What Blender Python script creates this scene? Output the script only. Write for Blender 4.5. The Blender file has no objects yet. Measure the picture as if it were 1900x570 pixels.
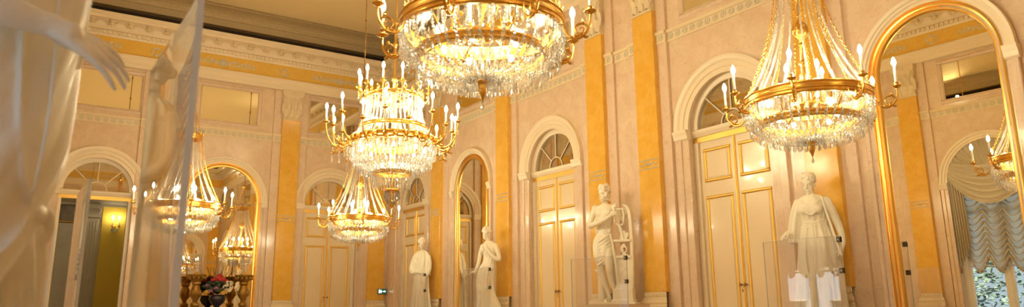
EXPO = 2.14
SPW = 24.
MTILT = 1.4
MTILT_SLIM = -1.9
import bpy, math, random
import numpy as np
from mathutils import Vector, Matrix
from mathutils.geometry import tessellate_polygon
PI = math.pi
R90 = PI / 2
random.seed(7)
scene = bpy.context.scene
COL = scene.collection

# ------------------------------------------------------------------ mesh builder
def unit(v):
    n = math.sqrt(sum(c * c for c in v))
    return tuple(c / n for c in v) if n > 1e-12 else (0, 0, 1)

class MB:
    def __init__(s):
        s.v = []; s.f = []
    def add(s, vs, fs):
        o = len(s.v)
        s.v.extend([tuple(map(float, p)) for p in vs])
        s.f.extend([tuple(i + o for i in f) for f in fs])
        return s
    def box(s, x0, x1, y0, y1, z0, z1):
        vs = [(x0,y0,z0),(x1,y0,z0),(x1,y1,z0),(x0,y1,z0),(x0,y0,z1),(x1,y0,z1),(x1,y1,z1),(x0,y1,z1)]
        return s.add(vs, [(0,3,2,1),(4,5,6,7),(0,1,5,4),(1,2,6,5),(2,3,7,6),(3,0,4,7)])
    def bbox(s, x0, x1, y0, y1, z0, z1, b=.01):
        # box with chamfered long edges (front face towards +y)
        vs = [(x0,y0,z0),(x1,y0,z0),(x1,y0,z1),(x0,y0,z1),(x0,y1-b,z0),(x1,y1-b,z0),(x1,y1-b,z1),(x0,y1-b,z1),
              (x0+b,y1,z0+b),(x1-b,y1,z0+b),(x1-b,y1,z1-b),(x0+b,y1,z1-b)]
        return s.add(vs, [(0,1,2,3),(0,4,5,1),(1,5,6,2),(2,6,7,3),(3,7,4,0),(4,8,9,5),(5,9,10,6),(6,10,11,7),(7,11,8,4),(8,11,10,9)])
    def rings(s, rs, closed=False, cap=True, loop=True):
        # rs: list of equal-length rings
        n = len(rs[0]); vs = [p for r in rs for p in r]; fs = []
        m = len(rs)
        for i in range(m if closed else m - 1):
            a = i * n; b = ((i + 1) % m) * n
            for j in range(n if loop else n - 1):
                k = (j + 1) % n
                fs.append((a + j, a + k, b + k, b + j))
        if cap and not closed and loop:
            fs.append(tuple(range(n - 1, -1, -1)))
            fs.append(tuple((m - 1) * n + j for j in range(n)))
        return s.add(vs, fs)
    def sweep(s, prof, u0, u1, mitre=1, cap=True):
        # profile [(d, z)] carried along local x; mitred for inside corners
        return s.rings([[(u0 + mitre * d, d, z) for d, z in prof], [(u1 - mitre * d, d, z) for d, z in prof]], cap=cap)
    def tube(s, path, r, n=8, closed=False, cap=True):
        P = [Vector(p) for p in path]; m = len(P)
        rr = r if isinstance(r, (list, tuple)) else [r] * m
        T = []
        for i in range(m):
            a = P[(i - 1) % m] if (closed or i > 0) else P[i]
            b = P[(i + 1) % m] if (closed or i < m - 1) else P[i]
            t = (b - a); T.append(t.normalized() if t.length > 1e-9 else Vector((0, 0, 1)))
        up = Vector((0, 0, 1)) if abs(T[0].z) < .9 else Vector((1, 0, 0))
        nrm = T[0].cross(up).normalized(); rs = []
        for i in range(m):
            nrm = (nrm - T[i] * nrm.dot(T[i]))
            nrm = nrm.normalized() if nrm.length > 1e-6 else T[i].orthogonal().normalized()
            bi = T[i].cross(nrm)
            rs.append([P[i] + (nrm * math.cos(2 * PI * k / n) + bi * math.sin(2 * PI * k / n)) * rr[i] for k in range(n)])
        return s.rings(rs, closed=closed, cap=cap)
    def lathe(s, prof, n=16, c=(0, 0, 0)):
        rs = [[(c[0] + r * math.cos(2 * PI * k / n), c[1] + r * math.sin(2 * PI * k / n), c[2] + z) for k in range(n)] for r, z in prof]
        return s.rings(rs)
    def ell(s, c, r, n=12, m=8, rot=None):
        if not isinstance(r, (list, tuple)): r = (r, r, r)
        vs = [(0, 0, -1)]
        for i in range(1, m):
            a = -PI / 2 + PI * i / m
            for k in range(n):
                b = 2 * PI * k / n
                vs.append((math.cos(a) * math.cos(b), math.cos(a) * math.sin(b), math.sin(a)))
        vs.append((0, 0, 1)); fs = []
        for k in range(n):
            fs.append((0, 1 + (k + 1) % n, 1 + k))
        for i in range(m - 2):
            for k in range(n):
                a = 1 + i * n; b = a + n
                fs.append((a + k, a + (k + 1) % n, b + (k + 1) % n, b + k))
        L = len(vs) - 1; a = 1 + (m - 2) * n
        for k in range(n): fs.append((a + k, a + (k + 1) % n, L))
        M = rot if rot is not None else Matrix.Identity(3)
        out = [Vector(c) + M @ Vector((x * r[0], y * r[1], z * r[2])) for x, y, z in vs]
        return s.add(out, fs)
    def torus(s, c, R, r, n=24, m=8, M=None):
        rs = []
        M = M or Matrix.Identity(3)
        for i in range(n):
            a = 2 * PI * i / n
            rs.append([Vector(c) + M @ Vector(((R + r * math.cos(2*PI*k/m)) * math.cos(a), (R + r * math.cos(2*PI*k/m)) * math.sin(a), r * math.sin(2*PI*k/m))) for k in range(m)])
        return s.rings(rs, closed=True)
    def archsweep(s, cu, zs, zb, R, prof, n=28, legs=True):
        # profile [(dr, d)] carried up the left jamb, round the arch and down the right jamb
        path = []
        if legs: path.append((1, 0, zb))
        for i in range(n + 1):
            a = PI * i / n
            path.append((math.cos(a), math.sin(a), zs))
        if legs: path.append((-1, 0, zb))
        rs = [[(cu + cx * (R + dr), d, z0 + sz * (R + dr)) for dr, d in prof] for cx, sz, z0 in path]
        return s.rings(rs)
    def poly(s, pts2, y, flip=False):
        # filled polygon in the local x-z plane at depth y
        tri = tessellate_polygon([[Vector((a, b, 0)) for a, b in pts2]])
        fs = []
        for t in tri:
            a, b, c = [Vector(pts2[i]) for i in t]
            ccw = (b - a).cross(c - a) if False else (b[0]-a[0])*(c[1]-a[1]) - (b[1]-a[1])*(c[0]-a[0])
            t = tuple(t) if ccw > 0 else (t[0], t[2], t[1])
            # ccw in x-z seen from -y has normal -y; room side is +y
            fs.append(t if flip else (t[0], t[2], t[1]))
        return s.add([(a, y, b) for a, b in pts2], fs)
    def slab(s, pts2, y0, y1):
        # polygon in x-z plane with thickness y0..y1
        s.poly(pts2, y1); s.poly(pts2, y0, flip=True)
        n = len(pts2); o = len(s.v)
        s.v.extend([(a, y0, b) for a, b in pts2] + [(a, y1, b) for a, b in pts2])
        for i in range(n):
            k = (i + 1) % n
            s.f.append((o + i, o + n + i, o + n + k, o + k))
        return s
    def merge(s, other, M=None):
        vs = other.v if M is None else [tuple(M @ Vector(p)) for p in other.v]
        return s.add(vs, other.f)
    def mesh(s, name, mat, smooth=35):
        me = bpy.data.meshes.new(name)
        me.from_pydata(s.v, [], s.f)
        me.materials.append(mat)
        if smooth:
            me.shade_smooth()
            if smooth < 180: me.set_sharp_from_angle(angle=math.radians(smooth))
        me.update()
        return me
    def build(s, name, mat, parent=None, loc=None, rz=None, smooth=35):
        return link(name, s.mesh(name, mat, smooth), parent, loc, rz)

def link(name, data, parent=None, loc=None, rz=None):
    o = bpy.data.objects.new(name, data)
    COL.objects.link(o)
    if parent is not None: o.parent = parent
    if loc is not None: o.location = loc
    if rz is not None: o.rotation_euler = (0, 0, rz)
    return o

def tag(o, label=None, cat=None, group=None, kind=None):
    if label: o['label'] = label
    if cat: o['category'] = cat
    if group: o['group'] = group
    if kind: o['kind'] = kind
    return o

def thing(name, label, cat, loc=(0, 0, 0), rz=0, group=None, kind=None):
    o = link(name, None, None, loc, rz)
    o.empty_display_size = .1
    return tag(o, label, cat, group, kind)

KIDS = {}
def kids(o):
    return [c for c in o.children]

def copy_tree(o, parent=None, allowed=3):
    c = o.copy(); COL.objects.link(c)
    if parent is not None:
        c.parent = parent
    for ch in list(o.children):
        copy_tree(ch, c)
    return c

# ------------------------------------------------------------------ materials
def nodes(name):
    m = bpy.data.materials.new(name); m.use_nodes = True
    nt = m.node_tree
    return m, nt, nt.nodes['Principled BSDF']

def simple(name, col, rough=.5, metal=0., spec=.5, coat=0., bump=0., bscale=60, trans=0., ior=1.5, sss=0.):
    m, nt, b = nodes(name)
    b.inputs['Base Color'].default_value = (*col, 1)
    b.inputs['Roughness'].default_value = rough
    b.inputs['Metallic'].default_value = metal
    b.inputs['Specular IOR Level'].default_value = spec
    b.inputs['Coat Weight'].default_value = coat
    b.inputs['Coat Roughness'].default_value = .06
    b.inputs['IOR'].default_value = ior
    b.inputs['Transmission Weight'].default_value = trans
    if sss:
        b.inputs['Subsurface Weight'].default_value = sss
        b.inputs['Subsurface Radius'].default_value = (.02, .012, .008)
        b.inputs['Subsurface Scale'].default_value = 1.0
    if bump:
        tc = nt.nodes.new('ShaderNodeTexCoord'); nz = nt.nodes.new('ShaderNodeTexNoise')
        nz.inputs['Scale'].default_value = bscale; nz.inputs['Detail'].default_value = 4
        bp = nt.nodes.new('ShaderNodeBump'); bp.inputs['Strength'].default_value = bump; bp.inputs['Distance'].default_value = .01
        nt.links.new(tc.outputs['Object'], nz.inputs['Vector'])
        nt.links.new(nz.outputs['Fac'], bp.inputs['Height'])
        nt.links.new(bp.outputs['Normal'], b.inputs['Normal'])
    return m

def marble(name, c1, c2, vein, scale=2.5, vscale=7, vamt=.5, rough=.18, spec=.5, coat=0.):
    m, nt, b = nodes(name)
    N = nt.nodes.new; L = nt.links.new
    tc = N('ShaderNodeTexCoord')
    n1 = N('ShaderNodeTexNoise'); n1.inputs['Scale'].default_value = scale; n1.inputs['Detail'].default_value = 6; n1.inputs['Roughness'].default_value = .65
    n1.inputs['Distortion'].default_value = .6
    n2 = N('ShaderNodeTexNoise'); n2.inputs['Scale'].default_value = vscale; n2.inputs['Detail'].default_value = 8; n2.inputs['Roughness'].default_value = .7
    n2.inputs['Distortion'].default_value = 1.2
    L(tc.outputs['Object'], n1.inputs['Vector']); L(tc.outputs['Object'], n2.inputs['Vector'])
    r1 = N('ShaderNodeValToRGB'); r1.color_ramp.elements[0].position = .35; r1.color_ramp.elements[1].position = .65
    r1.color_ramp.elements[0].color = (*c1, 1); r1.color_ramp.elements[1].color = (*c2, 1)
    L(n1.outputs['Fac'], r1.inputs['Fac'])
    r2 = N('ShaderNodeValToRGB')
    e = r2.color_ramp.elements; e[0].position = .31; e[0].color = (vamt, vamt, vamt, 1); e[1].position = .435; e[1].color = (0, 0, 0, 1)
    L(n2.outputs['Fac'], r2.inputs['Fac'])
    mx = N('ShaderNodeMix'); mx.data_type = 'RGBA'
    L(r2.outputs['Color'], mx.inputs['Factor']); L(r1.outputs['Color'], mx.inputs[6])
    mx.inputs[7].default_value = (*vein, 1)
    L(mx.outputs[2], b.inputs['Base Color'])
    b.inputs['Roughness'].default_value = rough; b.inputs['Specular IOR Level'].default_value = spec
    b.inputs['Coat Weight'].default_value = coat; b.inputs['Coat Roughness'].default_value = .04
    return m

def emit(name, col, strength):
    m = bpy.data.materials.new(name); m.use_nodes = True
    nt = m.node_tree; nt.nodes.clear()
    o = nt.nodes.new('ShaderNodeOutputMaterial'); e = nt.nodes.new('ShaderNodeEmission')
    e.inputs['Color'].default_value = (*col, 1); e.inputs['Strength'].default_value = strength
    nt.links.new(e.outputs[0], o.inputs[0])
    return m

def mirror_mat(name, col, rough=0.0):
    m, nt, b = nodes(name)
    b.inputs['Base Color'].default_value = (*col, 1)
    b.inputs['Metallic'].default_value = 1; b.inputs['Roughness'].default_value = rough
    return m

def crystal_mat(name, white=.22, trans=.42, tint=(1., .97, .92)):
    m = bpy.data.materials.new(name); m.use_nodes = True
    nt = m.node_tree; nt.nodes.clear(); N = nt.nodes.new; L = nt.links.new
    o = N('ShaderNodeOutputMaterial')
    g = N('ShaderNodeBsdfGlass'); g.inputs['IOR'].default_value = 1.55; g.inputs['Roughness'].default_value = .06; g.inputs['Color'].default_value = (*tint, 1)
    t = N('ShaderNodeBsdfTransparent'); t.inputs['Color'].default_value = (*tint, 1)
    d = N('ShaderNodeBsdfTranslucent'); d.inputs['Color'].default_value = (.95, .92, .85, 1)
    d2 = N('ShaderNodeBsdfDiffuse'); d2.inputs['Color'].default_value = (.95, .92, .85, 1)
    mdd = N('ShaderNodeMixShader'); mdd.inputs[0].default_value = .5
    L(d.outputs[0], mdd.inputs[1]); L(d2.outputs[0], mdd.inputs[2])
    m1 = N('ShaderNodeMixShader'); m1.inputs[0].default_value = trans
    L(g.outputs[0], m1.inputs[1]); L(t.outputs[0], m1.inputs[2])
    m2 = N('ShaderNodeMixShader'); m2.inputs[0].default_value = white
    L(m1.outputs[0], m2.inputs[1]); L(mdd.outputs[0], m2.inputs[2])
    L(m2.outputs[0], o.inputs[0])
    return m

def clear_sheet(name, haze=.03, tint=(.97, .96, .95), refl=1.0):
    # clear acrylic sheet: sees through, mirrors at grazing angles, slight milky scuffing
    m = bpy.data.materials.new(name); m.use_nodes = True
    nt = m.node_tree; nt.nodes.clear(); N = nt.nodes.new; L = nt.links.new
    o = N('ShaderNodeOutputMaterial')
    t = N('ShaderNodeBsdfTransparent'); t.inputs['Color'].default_value = (*tint, 1)
    g = N('ShaderNodeBsdfGlossy'); g.inputs['Roughness'].default_value = .01; g.inputs['Color'].default_value = (refl, refl, refl, 1)
    lw = N('ShaderNodeLayerWeight'); lw.inputs['Blend'].default_value = .5
    pw = N('ShaderNodeMath'); pw.operation = 'POWER'; pw.inputs[1].default_value = 5
    L(lw.outputs['Facing'], pw.inputs[0])
    fr = N('ShaderNodeMath'); fr.operation = 'MULTIPLY_ADD'; fr.inputs[1].default_value = .96; fr.inputs[2].default_value = .04
    L(pw.outputs[0], fr.inputs[0])
    d = N('ShaderNodeBsdfDiffuse'); d.inputs['Color'].default_value = (.9, .9, .9, 1)
    tl = N('ShaderNodeBsdfTranslucent'); tl.inputs['Color'].default_value = (.9, .9, .9, 1)
    md = N('ShaderNodeMixShader'); md.inputs[0].default_value = .5
    L(d.outputs[0], md.inputs[1]); L(tl.outputs[0], md.inputs[2])
    a = N('ShaderNodeMixShader'); a.inputs[0].default_value = haze
    L(t.outputs[0], a.inputs[1]); L(md.outputs[0], a.inputs[2])
    b = N('ShaderNodeMixShader')
    L(fr.outputs[0], b.inputs[0]); L(a.outputs[0], b.inputs[1]); L(g.outputs[0], b.inputs[2])
    L(b.outputs[0], o.inputs[0])
    return m

PINK = marble('pink_stucco_marble', (.73, .535, .37), (.82, .64, .465), (.52, .30, .17), 2.6, 15, .6, .14)
PINKD = marble('rose_stucco_marble', (.73, .54, .385), (.80, .62, .46), (.46, .26, .15), 3, 15, .6, .14)
YEL = marble('yellow_stucco_marble', (.79, .42, .055), (.85, .50, .10), (.68, .32, .03), 5, 16, .5, .16)
YELF = marble('yellow_frieze_stucco', (.78, .46, .07), (.82, .52, .11), (.7, .38, .04), 5, 16, .4, .35)
WHITE = simple('cream_paint', (.87, .73, .53), .35)
DOORW = simple('cream_door_lacquer', (.86, .70, .47), .22, coat=.3)
PLASTER = simple('cream_plaster', (.80, .65, .43), .6, bump=.15, bscale=120)
RELIEF = simple('grey_white_stucco_relief', (.66, .60, .48), .55)
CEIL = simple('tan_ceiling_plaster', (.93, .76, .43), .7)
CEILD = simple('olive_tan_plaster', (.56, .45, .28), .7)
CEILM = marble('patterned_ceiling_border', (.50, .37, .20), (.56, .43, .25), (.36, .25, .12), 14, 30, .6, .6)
GOLD = simple('gilded_brass', (.80, .50, .12), .26, 1.0)
GILT = simple('gilded_wood', (.93, .62, .18), .3, 1.0, bump=.1, bscale=80)
GOLDP = simple('gold_leaf_moulding', (.86, .56, .14), .35, .75, bump=.4, bscale=160)
BRONZE = simple('dark_bronze', (.36, .20, .06), .35, 1.0)
OLDGOLD = simple('old_gold_carving', (.36, .21, .05), .4, .9, bump=.5, bscale=90)
MIRROR = mirror_mat('mirror_glass', (.80, .74, .60))
MIRRORB = mirror_mat('fanlight_mirror_glass', (.72, .66, .52), .03)
CRYSTAL = crystal_mat('cut_crystal', .22, .5, (.97, .98, 1.0))
CANDLE = simple('candle_sleeve', (.92, .86, .70), .45, sss=.0)
BULB = emit('warm_bulb', (1., .87, .55), 84.)
BULBC = emit('warm_bulb_tiered', (1., .87, .55), 82.)
BULBS = emit('shaded_warm_bulb', (1., .87, .55), 26.)
MARBLE = marble('white_statue_marble', (.90, .82, .66), (.93, .86, .71), (.80, .71, .54), 3, 10, .25, .38)
PARQ = marble('oak_parquet', (.52, .36, .19), (.58, .42, .24), (.38, .24, .11), 6, 14, .6, .2)
ACRYL = clear_sheet('clear_acrylic', .08)
CLIP = simple('dark_metal_clip', (.13, .12, .10), .4, .6)
# ------------------------------------------------------------------ the room
XW, YE = 9.8, 10.34          # window wall at x=-XW, end walls at y=+-YE
ZC = 8.80                    # ceiling
ZS = 3.72                    # springing of every arch
XC = -XW / 2
WALLS = {'right': ((0, 0, 0), R90, -YE, YE), 'far': ((0, YE, 0), PI, 0, XW), 'left': ((-XW, 0, 0), -R90, -YE, YE), 'near': ((-XW, -YE, 0), 0, 0, XW)}
def wpt(w, u, d=0, z=0):
    o, th, a, b = WALLS[w]
    c, s = math.cos(th), math.sin(th)
    return (o[0] + u * c - d * s, o[1] + u * s + d * c, z)

floor = MB().box(-XW - .5, .5, -YE - .5, YE + 6.5, -.12, 0).build('floor', PARQ); tag(floor, 'polished brown parquet floor of the hall', 'floor', kind='structure')
c = MB().box(-XW - .3, .3, -YE - .3, YE + .3, ZC, ZC + .15)
ceil = c.build('ceiling', CEIL); tag(ceil, 'plain tan plaster ceiling of the hall', 'ceiling', kind='structure')

def arch_outline(cu, r, zs, z0, n=28):
    # right jamb foot, up, arc to left jamb foot (walking -u)
    return [(cu + r, z0)] + [(cu + r * math.cos(PI * i / n), zs + r * math.sin(PI * i / n)) for i in range(n + 1)] + [(cu - r, z0)]

def wall_shell(w, holes, ztop=8.06, thick=.32):
    o, th, a, b = WALLS[w]
    holes = sorted(holes)
    # bottom boundary from a to b with bottom-open arches (or raised-sill windows)
    pts = [(a, 0)]
    for cu, r, zs in holes:
        seg = arch_outline(cu, r, zs, 0)[::-1]
        pts += seg
    pts += [(b, 0), (b, ztop), (a, ztop)]
    m = MB(); m.poly(pts, 0)
    m.poly(pts, -thick, flip=True)
    for cu, r, zs in holes:                      # reveals
        seg = arch_outline(cu, r, zs, 0)
        m.rings([[(p, 0, q) for p, q in seg], [(p, -thick, q) for p, q in seg]], loop=False, cap=False)
    return m

DOOR_R = .80      # structural opening of a door arch
RIGHT_DOORS = [-8.66, -2.293, 2.293, 8.66]
RIGHT_MIRRORS = [-5.485, 5.485]
PILS = [-7.07, -3.94, -.686, .686, 3.94, 7.07]
FAR_DOORS = [1.71, 7.50]       # u measured from the right-hand corner
FAR_MIRROR = 4.62
FAR_PILS = [.345, 2.981, 6.25, 8.89]
mr = wall_shell('right', [(u, DOOR_R, ZS) for u in RIGHT_DOORS] + [(u, .72, ZS) for u in RIGHT_MIRRORS])
ow = mr.build('wall_right', PINK, None, WALLS['right'][0], R90); tag(ow, 'long pink stucco marble wall of doors and mirrors', 'wall', kind='structure')
mf = wall_shell('far', [(u, DOOR_R, ZS) for u in FAR_DOORS] + [(FAR_MIRROR, .88, 3.69)])
ow = mf.build('wall_far', PINK, None, WALLS['far'][0], PI); tag(ow, 'pink stucco marble end wall behind the chandeliers', 'wall', kind='structure')
NEAR_DOORS = [XW - u for u in FAR_DOORS]
mn = wall_shell('near', [(u, DOOR_R, ZS) for u in NEAR_DOORS] + [(XW - FAR_MIRROR, .88, 3.69)])
ow = mn.build('wall_near', PINK, None, WALLS['near'][0], 0); tag(ow, 'pink stucco marble end wall seen only in mirrors', 'wall', kind='structure')
ml = wall_shell('left', [(u, .95, ZS) for u in RIGHT_DOORS] + [(u, .72, ZS) for u in RIGHT_MIRRORS])
ow = ml.build('wall_left', PINK, None, WALLS['left'][0], -R90); tag(ow, 'pink stucco marble window wall seen in the mirrors', 'wall', kind='structure')

# ---- entablature and ceiling border, one trim object per wall
TRIM = [0]
def trim(label, cat, loc, rz):
    TRIM[0] += 1
    return thing('trim_%d' % TRIM[0], label, cat, loc, rz, kind='structure')

def rosette_motif(m, u, d, z, s=1.):
    # arabesque: central rosette, leafy scrolls to both sides
    m.ell((u, d, z), (.055 * s, .014, .055 * s), 10, 6)
    for k in range(8):
        a = 2 * PI * k / 8
        m.ell((u + .085 * s * math.cos(a), d, z + .085 * s * math.sin(a)), (.032 * s, .012, .032 * s), 8, 4)
    for sg in (-1, 1):
        for i in range(7):
            t = i / 6
            uu = u + sg * (.18 + .62 * t) * s
            zz = z + .05 * s * math.sin(i * 1.9)
            rot = Matrix.Rotation(sg * .7 * (1 if i % 2 else -1), 3, 'Y')
            m.ell((uu, d, zz), (.075 * s * (1 - .4 * t), .012, .028 * s), 8, 4, rot)
            m.ell((uu, d, z - .07 * s * math.sin(i * 1.9 + .6)), (.035 * s, .01, .022 * s), 6, 4)
        m.tube([(u + sg * (.1 + .75 * q / 12) * s, d, z + .045 * s * math.sin(q * 1.2)) for q in range(13)], .009 * s, 5)
def wreath_motif(m, u, d, z, s=1.):
    for k in range(12):
        a = 2 * PI * k / 12
        m.ell((u + .10 * s * math.cos(a), d, z + .10 * s * math.sin(a)), (.034 * s, .012, .022 * s), 6, 4, Matrix.Rotation(-a + .6, 3, 'Y'))

ARCHI = [(0, 6.83), (.15, 6.83), (.15, 6.93), (.165, 6.93), (.165, 7.04), (.20, 7.08), (.20, 7.13), (0, 7.13)]
FRIEZE = [(0, 7.13), (.13, 7.13), (.13, 7.53), (0, 7.53)]
CORN = [(0, 7.53), (.15, 7.53), (.17, 7.57), (.17, 7.68), (.22, 7.68), (.22, 7.71)] + \
       [(.22 + .19 * (1 - math.cos(t * PI / 2 / 6)), 7.71 + .19 * math.sin(t * PI / 2 / 6)) for t in range(1, 7)] + \
       [(.44, 7.90), (.44, 7.96), (.47, 7.98), (.51, 8.02), (.51, 8.05), (0, 8.05)]
GAPD = simple('painted_recess_shade', (.06, .04, .03), .9)  # near-black colour stands in for the shade above the cornice
CBORD = [(0, 8.58), (.05, 8.58), (.06, 8.62), (.10, 8.66), (.10, 8.70), (.16, 8.74), (.22, 8.76), (.50, 8.765), (.50, 8.79), (.62, 8.79), (.62, 8.80), (0, 8.80)]
for w, lab in (('right', 'long door and mirror wall'), ('far', 'end wall'), ('left', 'window wall'), ('near', 'entrance end wall')):
    o, th, a, b = WALLS[w]
    root = trim('classical entablature with yellow frieze and white cornice along the ' + lab, 'cornice', o, th)
    MB().sweep(ARCHI, a, b).build('architrave', WHITE, root)
    MB().sweep(FRIEZE, a, b).build('frieze', YELF, root)
    MB().sweep(CORN, a, b).build('cornice_moulding', WHITE, root)
    m = MB(); L = b - a
    n = int(L / .115)
    for i in range(n):
        u = a + .25 + (L - .5) * (i + .5) / n
        m.box(u - .032, u + .032, .16, .212, 7.58, 7.665)
    m.build('dentil_row', WHITE, root)
    m = MB(); n = int(L / .44)
    for i in range(n):
        u = a + .3 + (L - .6) * (i + .5) / n; hw = (L - .6) / n / 2
        # hanging flower and the little arch that springs between two flowers
        m.ell((u, .34, 7.80), (.045, .05, .06), 8, 6); m.ell((u, .36, 7.87), (.06, .05, .03), 8, 6)
        for sg in (-1, 1): m.ell((u + sg * .045, .33, 7.80), (.03, .03, .045), 6, 4)
        m.tube([(u + hw + (hw - .07) * math.cos(PI * q / 8), .30 + .06 * math.sin(PI * q / 8), 7.76 + .11 * math.sin(PI * q / 8)) for q in range(9)], .014, 5)
    m.build('cornice_flower_row', PLASTER, root)
    m = MB(); n = max(2, int(round(L / 2.9)))
    for i in range(n):
        u = a + L * (i + .5) / n
        rosette_motif(m, u, .135, 7.33)
        if i < n - 1: wreath_motif(m, u + L / n / 2, .135, 7.33)
    m.build('frieze_ornament', RELIEF, root)
    root = trim('plain coved strip and gilded ceiling border above the ' + lab, 'ceiling border', o, th)
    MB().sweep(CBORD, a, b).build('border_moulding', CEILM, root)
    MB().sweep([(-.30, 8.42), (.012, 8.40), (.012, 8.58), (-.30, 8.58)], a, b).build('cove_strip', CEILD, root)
    MB().sweep([(-.32, 8.04), (-.30, 8.04), (-.30, 8.60), (-.32, 8.60)], a, b).build('painted_shade_back', GAPD, root)  # back of the recess, coloured near-black to read as shade
    MB().sweep([(-.31, 8.05), (.0, 8.05), (.0, 8.065), (-.31, 8.065)], a, b).build('ledge', GAPD, root)  # ledge carries the same painted shade

# ---- string course band with egg row, cut by the pilasters
def band_piece(root, u0, u1, d0=0):
    P = [(d0, 5.36), (d0 + .02, 5.36), (d0 + .025, 5.39), (d0 + .012, 5.39), (d0 + .012, 5.52), (d0 + .035, 5.525), (d0 + .045, 5.56), (d0 + .045, 5.58), (d0, 5.58)]
    MB().sweep(P, u0, u1, 0).build('string_course', PLASTER, root)
    m = MB(); n = max(1, int((u1 - u0) / .155))
    for i in range(n):
        u = u0 + (u1 - u0) * (i + .5) / n
        m.torus((u, d0 + .014, 5.455), .047, .011, 12, 5, Matrix.Rotation(R90, 3, 'X'))
        m.ell((u, d0 + .012, 5.455), (.022, .014, .026), 8, 5)
    m.build('egg_row', RELIEF, root)

# ---- pilaster with strips behind it
def volute(m, u, d, z, r, sg):
    pts = []
    for i in range(22):
        a = i / 21 * 3.6 * PI
        rr = r * (1 - i / 24)
        pts.append((u + sg * rr * math.cos(a - PI / 2), d, z + rr * math.sin(a - PI / 2) + r * .0))
    m.tube(pts, [.016 * (1 - .5 * i / 21) for i in range(22)], 6)

def acanthus(m, u, d, z0, h, wdt):
    rs = []
    for i in range(9):
        t = i / 8
        w = wdt * (math.sin(PI * (.18 + .8 * t)) ** .7) * (1 + .12 * math.cos(6 * PI * t))
        z = z0 + h * (t if t < .8 else .8 + (t - .8) * .3)
        dd = d + .012 + .07 * max(0, t - .55) ** 1.2 * 2
        rs.append([(u - w, dd - .006, z - .01), (u - w * .5, dd + .012, z), (u, dd + .024, z + .012), (u + w * .5, dd + .012, z), (u + w, dd - .006, z - .01)])
    m.rings(rs, loop=False, cap=False)

PROTO = {}
def pilaster(w, u, name_label):
    o, th, a, b = WALLS[w]
    root = trim(name_label, 'pilaster', wpt(w, u), th)
    if 'shaft' not in PROTO:
        S, D, hw = .055, .145, .25
        PROTO['shaft'] = MB().bbox(-hw, hw, -.01, D, 1.12, 6.0, .006).mesh('shaft', YEL, 20)
        PROTO['backing_strip'] = [MB().bbox(s0, s1, -.01, S, 0, 6.83, .004).mesh('backing_strip', PINKD, 20) for s0, s1 in ((-.47, -.2), (.2, .47))]
        m = MB()
        # bell, abacus
        m.rings([[(-hw * k, .02, z), (hw * k, .02, z), (hw * k, dd, z), (-hw * k, dd, z)] for k, dd, z in ((.98, .14, 6.0), (1.03, .165, 6.0), (1.03, .165, 6.03), (.97, .15, 6.05), (.95, .15, 6.45), (1.02, .16, 6.62), (1.1, .18, 6.70), (1.16, .20, 6.72), (1.16, .2, 6.76), (1.2, .215, 6.79), (1.2, .215, 6.83))])
        for k in (-.165, 0, .165): acanthus(m, k, .15, 6.05, .30, .075)
        for k in (-.235, -.085, .085, .235): acanthus(m, k, .15, 6.16, .38, .06)
        for sg in (-1, 1):
            volute(m, sg * .225, .185, 6.61, .065, sg); volute(m, sg * .06, .17, 6.58, .04, -sg)
            m.tube([(sg * .10, .16, 6.3), (sg * .13, .17, 6.45), (sg * .2, .19, 6.62)], .012, 6)
        m.ell((0, .20, 6.76), (.05, .03, .045), 10, 6)
        for k in range(6):
            aa = 2 * PI * k / 6; m.ell((.045 * math.cos(aa), .21, 6.76 + .04 * math.sin(aa)), (.022, .015, .022), 6, 4)
        PROTO['capital'] = m.mesh('capital', PLASTER, 40)
        m = MB()
        for zz in (3.195, 3.345):
            n = 15
            for i in range(n):
                m.ell((-.235 + .47 * i / (n - 1), D, zz), (.015, .010, .012), 6, 4)
            m.box(-.25, .25, D - .005, D + .003, zz - .006, zz + .006)
        for sg in (-1, 1):
            for i in range(4):
                m.ell((sg * (.045 + .05 * i), D, 3.27 + .02 * math.sin(i * 2)), (.03, .011, .014), 6, 4, Matrix.Rotation(sg * .8 * (-1) ** i, 3, 'Y'))
        m.ell((0, D, 3.27), (.028, .014, .035), 8, 5)
        PROTO['ornament_band'] = m.mesh('ornament_band', simple('blue_grey_stucco_relief', (.52, .49, .43), .55), 60)
        m = MB()
        P = [(0.0, .82), (.215, .82), (.215, .90), (.19, .92), (.20, .95), (.185, .985), (.165, 1.0), (.165, 1.02), (.150, 1.04), (.15, 1.12), (0.0, 1.12)]
        rs = []
        m.rings([[(-(hw + d - D), d, z) for d, z in P], [(hw + d - D, d, z) for d, z in P]])
        n = 11
        for i in range(n):
            m.ell((-.24 + .48 * i / (n - 1), .15, 1.065), (.017, .016, .032), 6, 5)
        PROTO['base_moulding'] = m.mesh('base_moulding', PLASTER, 40)
        PROTO['dado_block'] = MB().bbox(-.30, .30, -.01, .22, 0, .82, .01).mesh('dado_block', PINKD, 20)
    link('shaft', PROTO['shaft'], root); link('capital', PROTO['capital'], root)
    for me in PROTO['backing_strip']: link('backing_strip', me, root)
    link('ornament_band', PROTO['ornament_band'], root); link('base_moulding', PROTO['base_moulding'], root); link('dado_block', PROTO['dado_block'], root)
    for s0, s1 in ((-.47, -.252), (.252, .47)): band_piece(root, s0, s1, .055)
    return root

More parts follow.
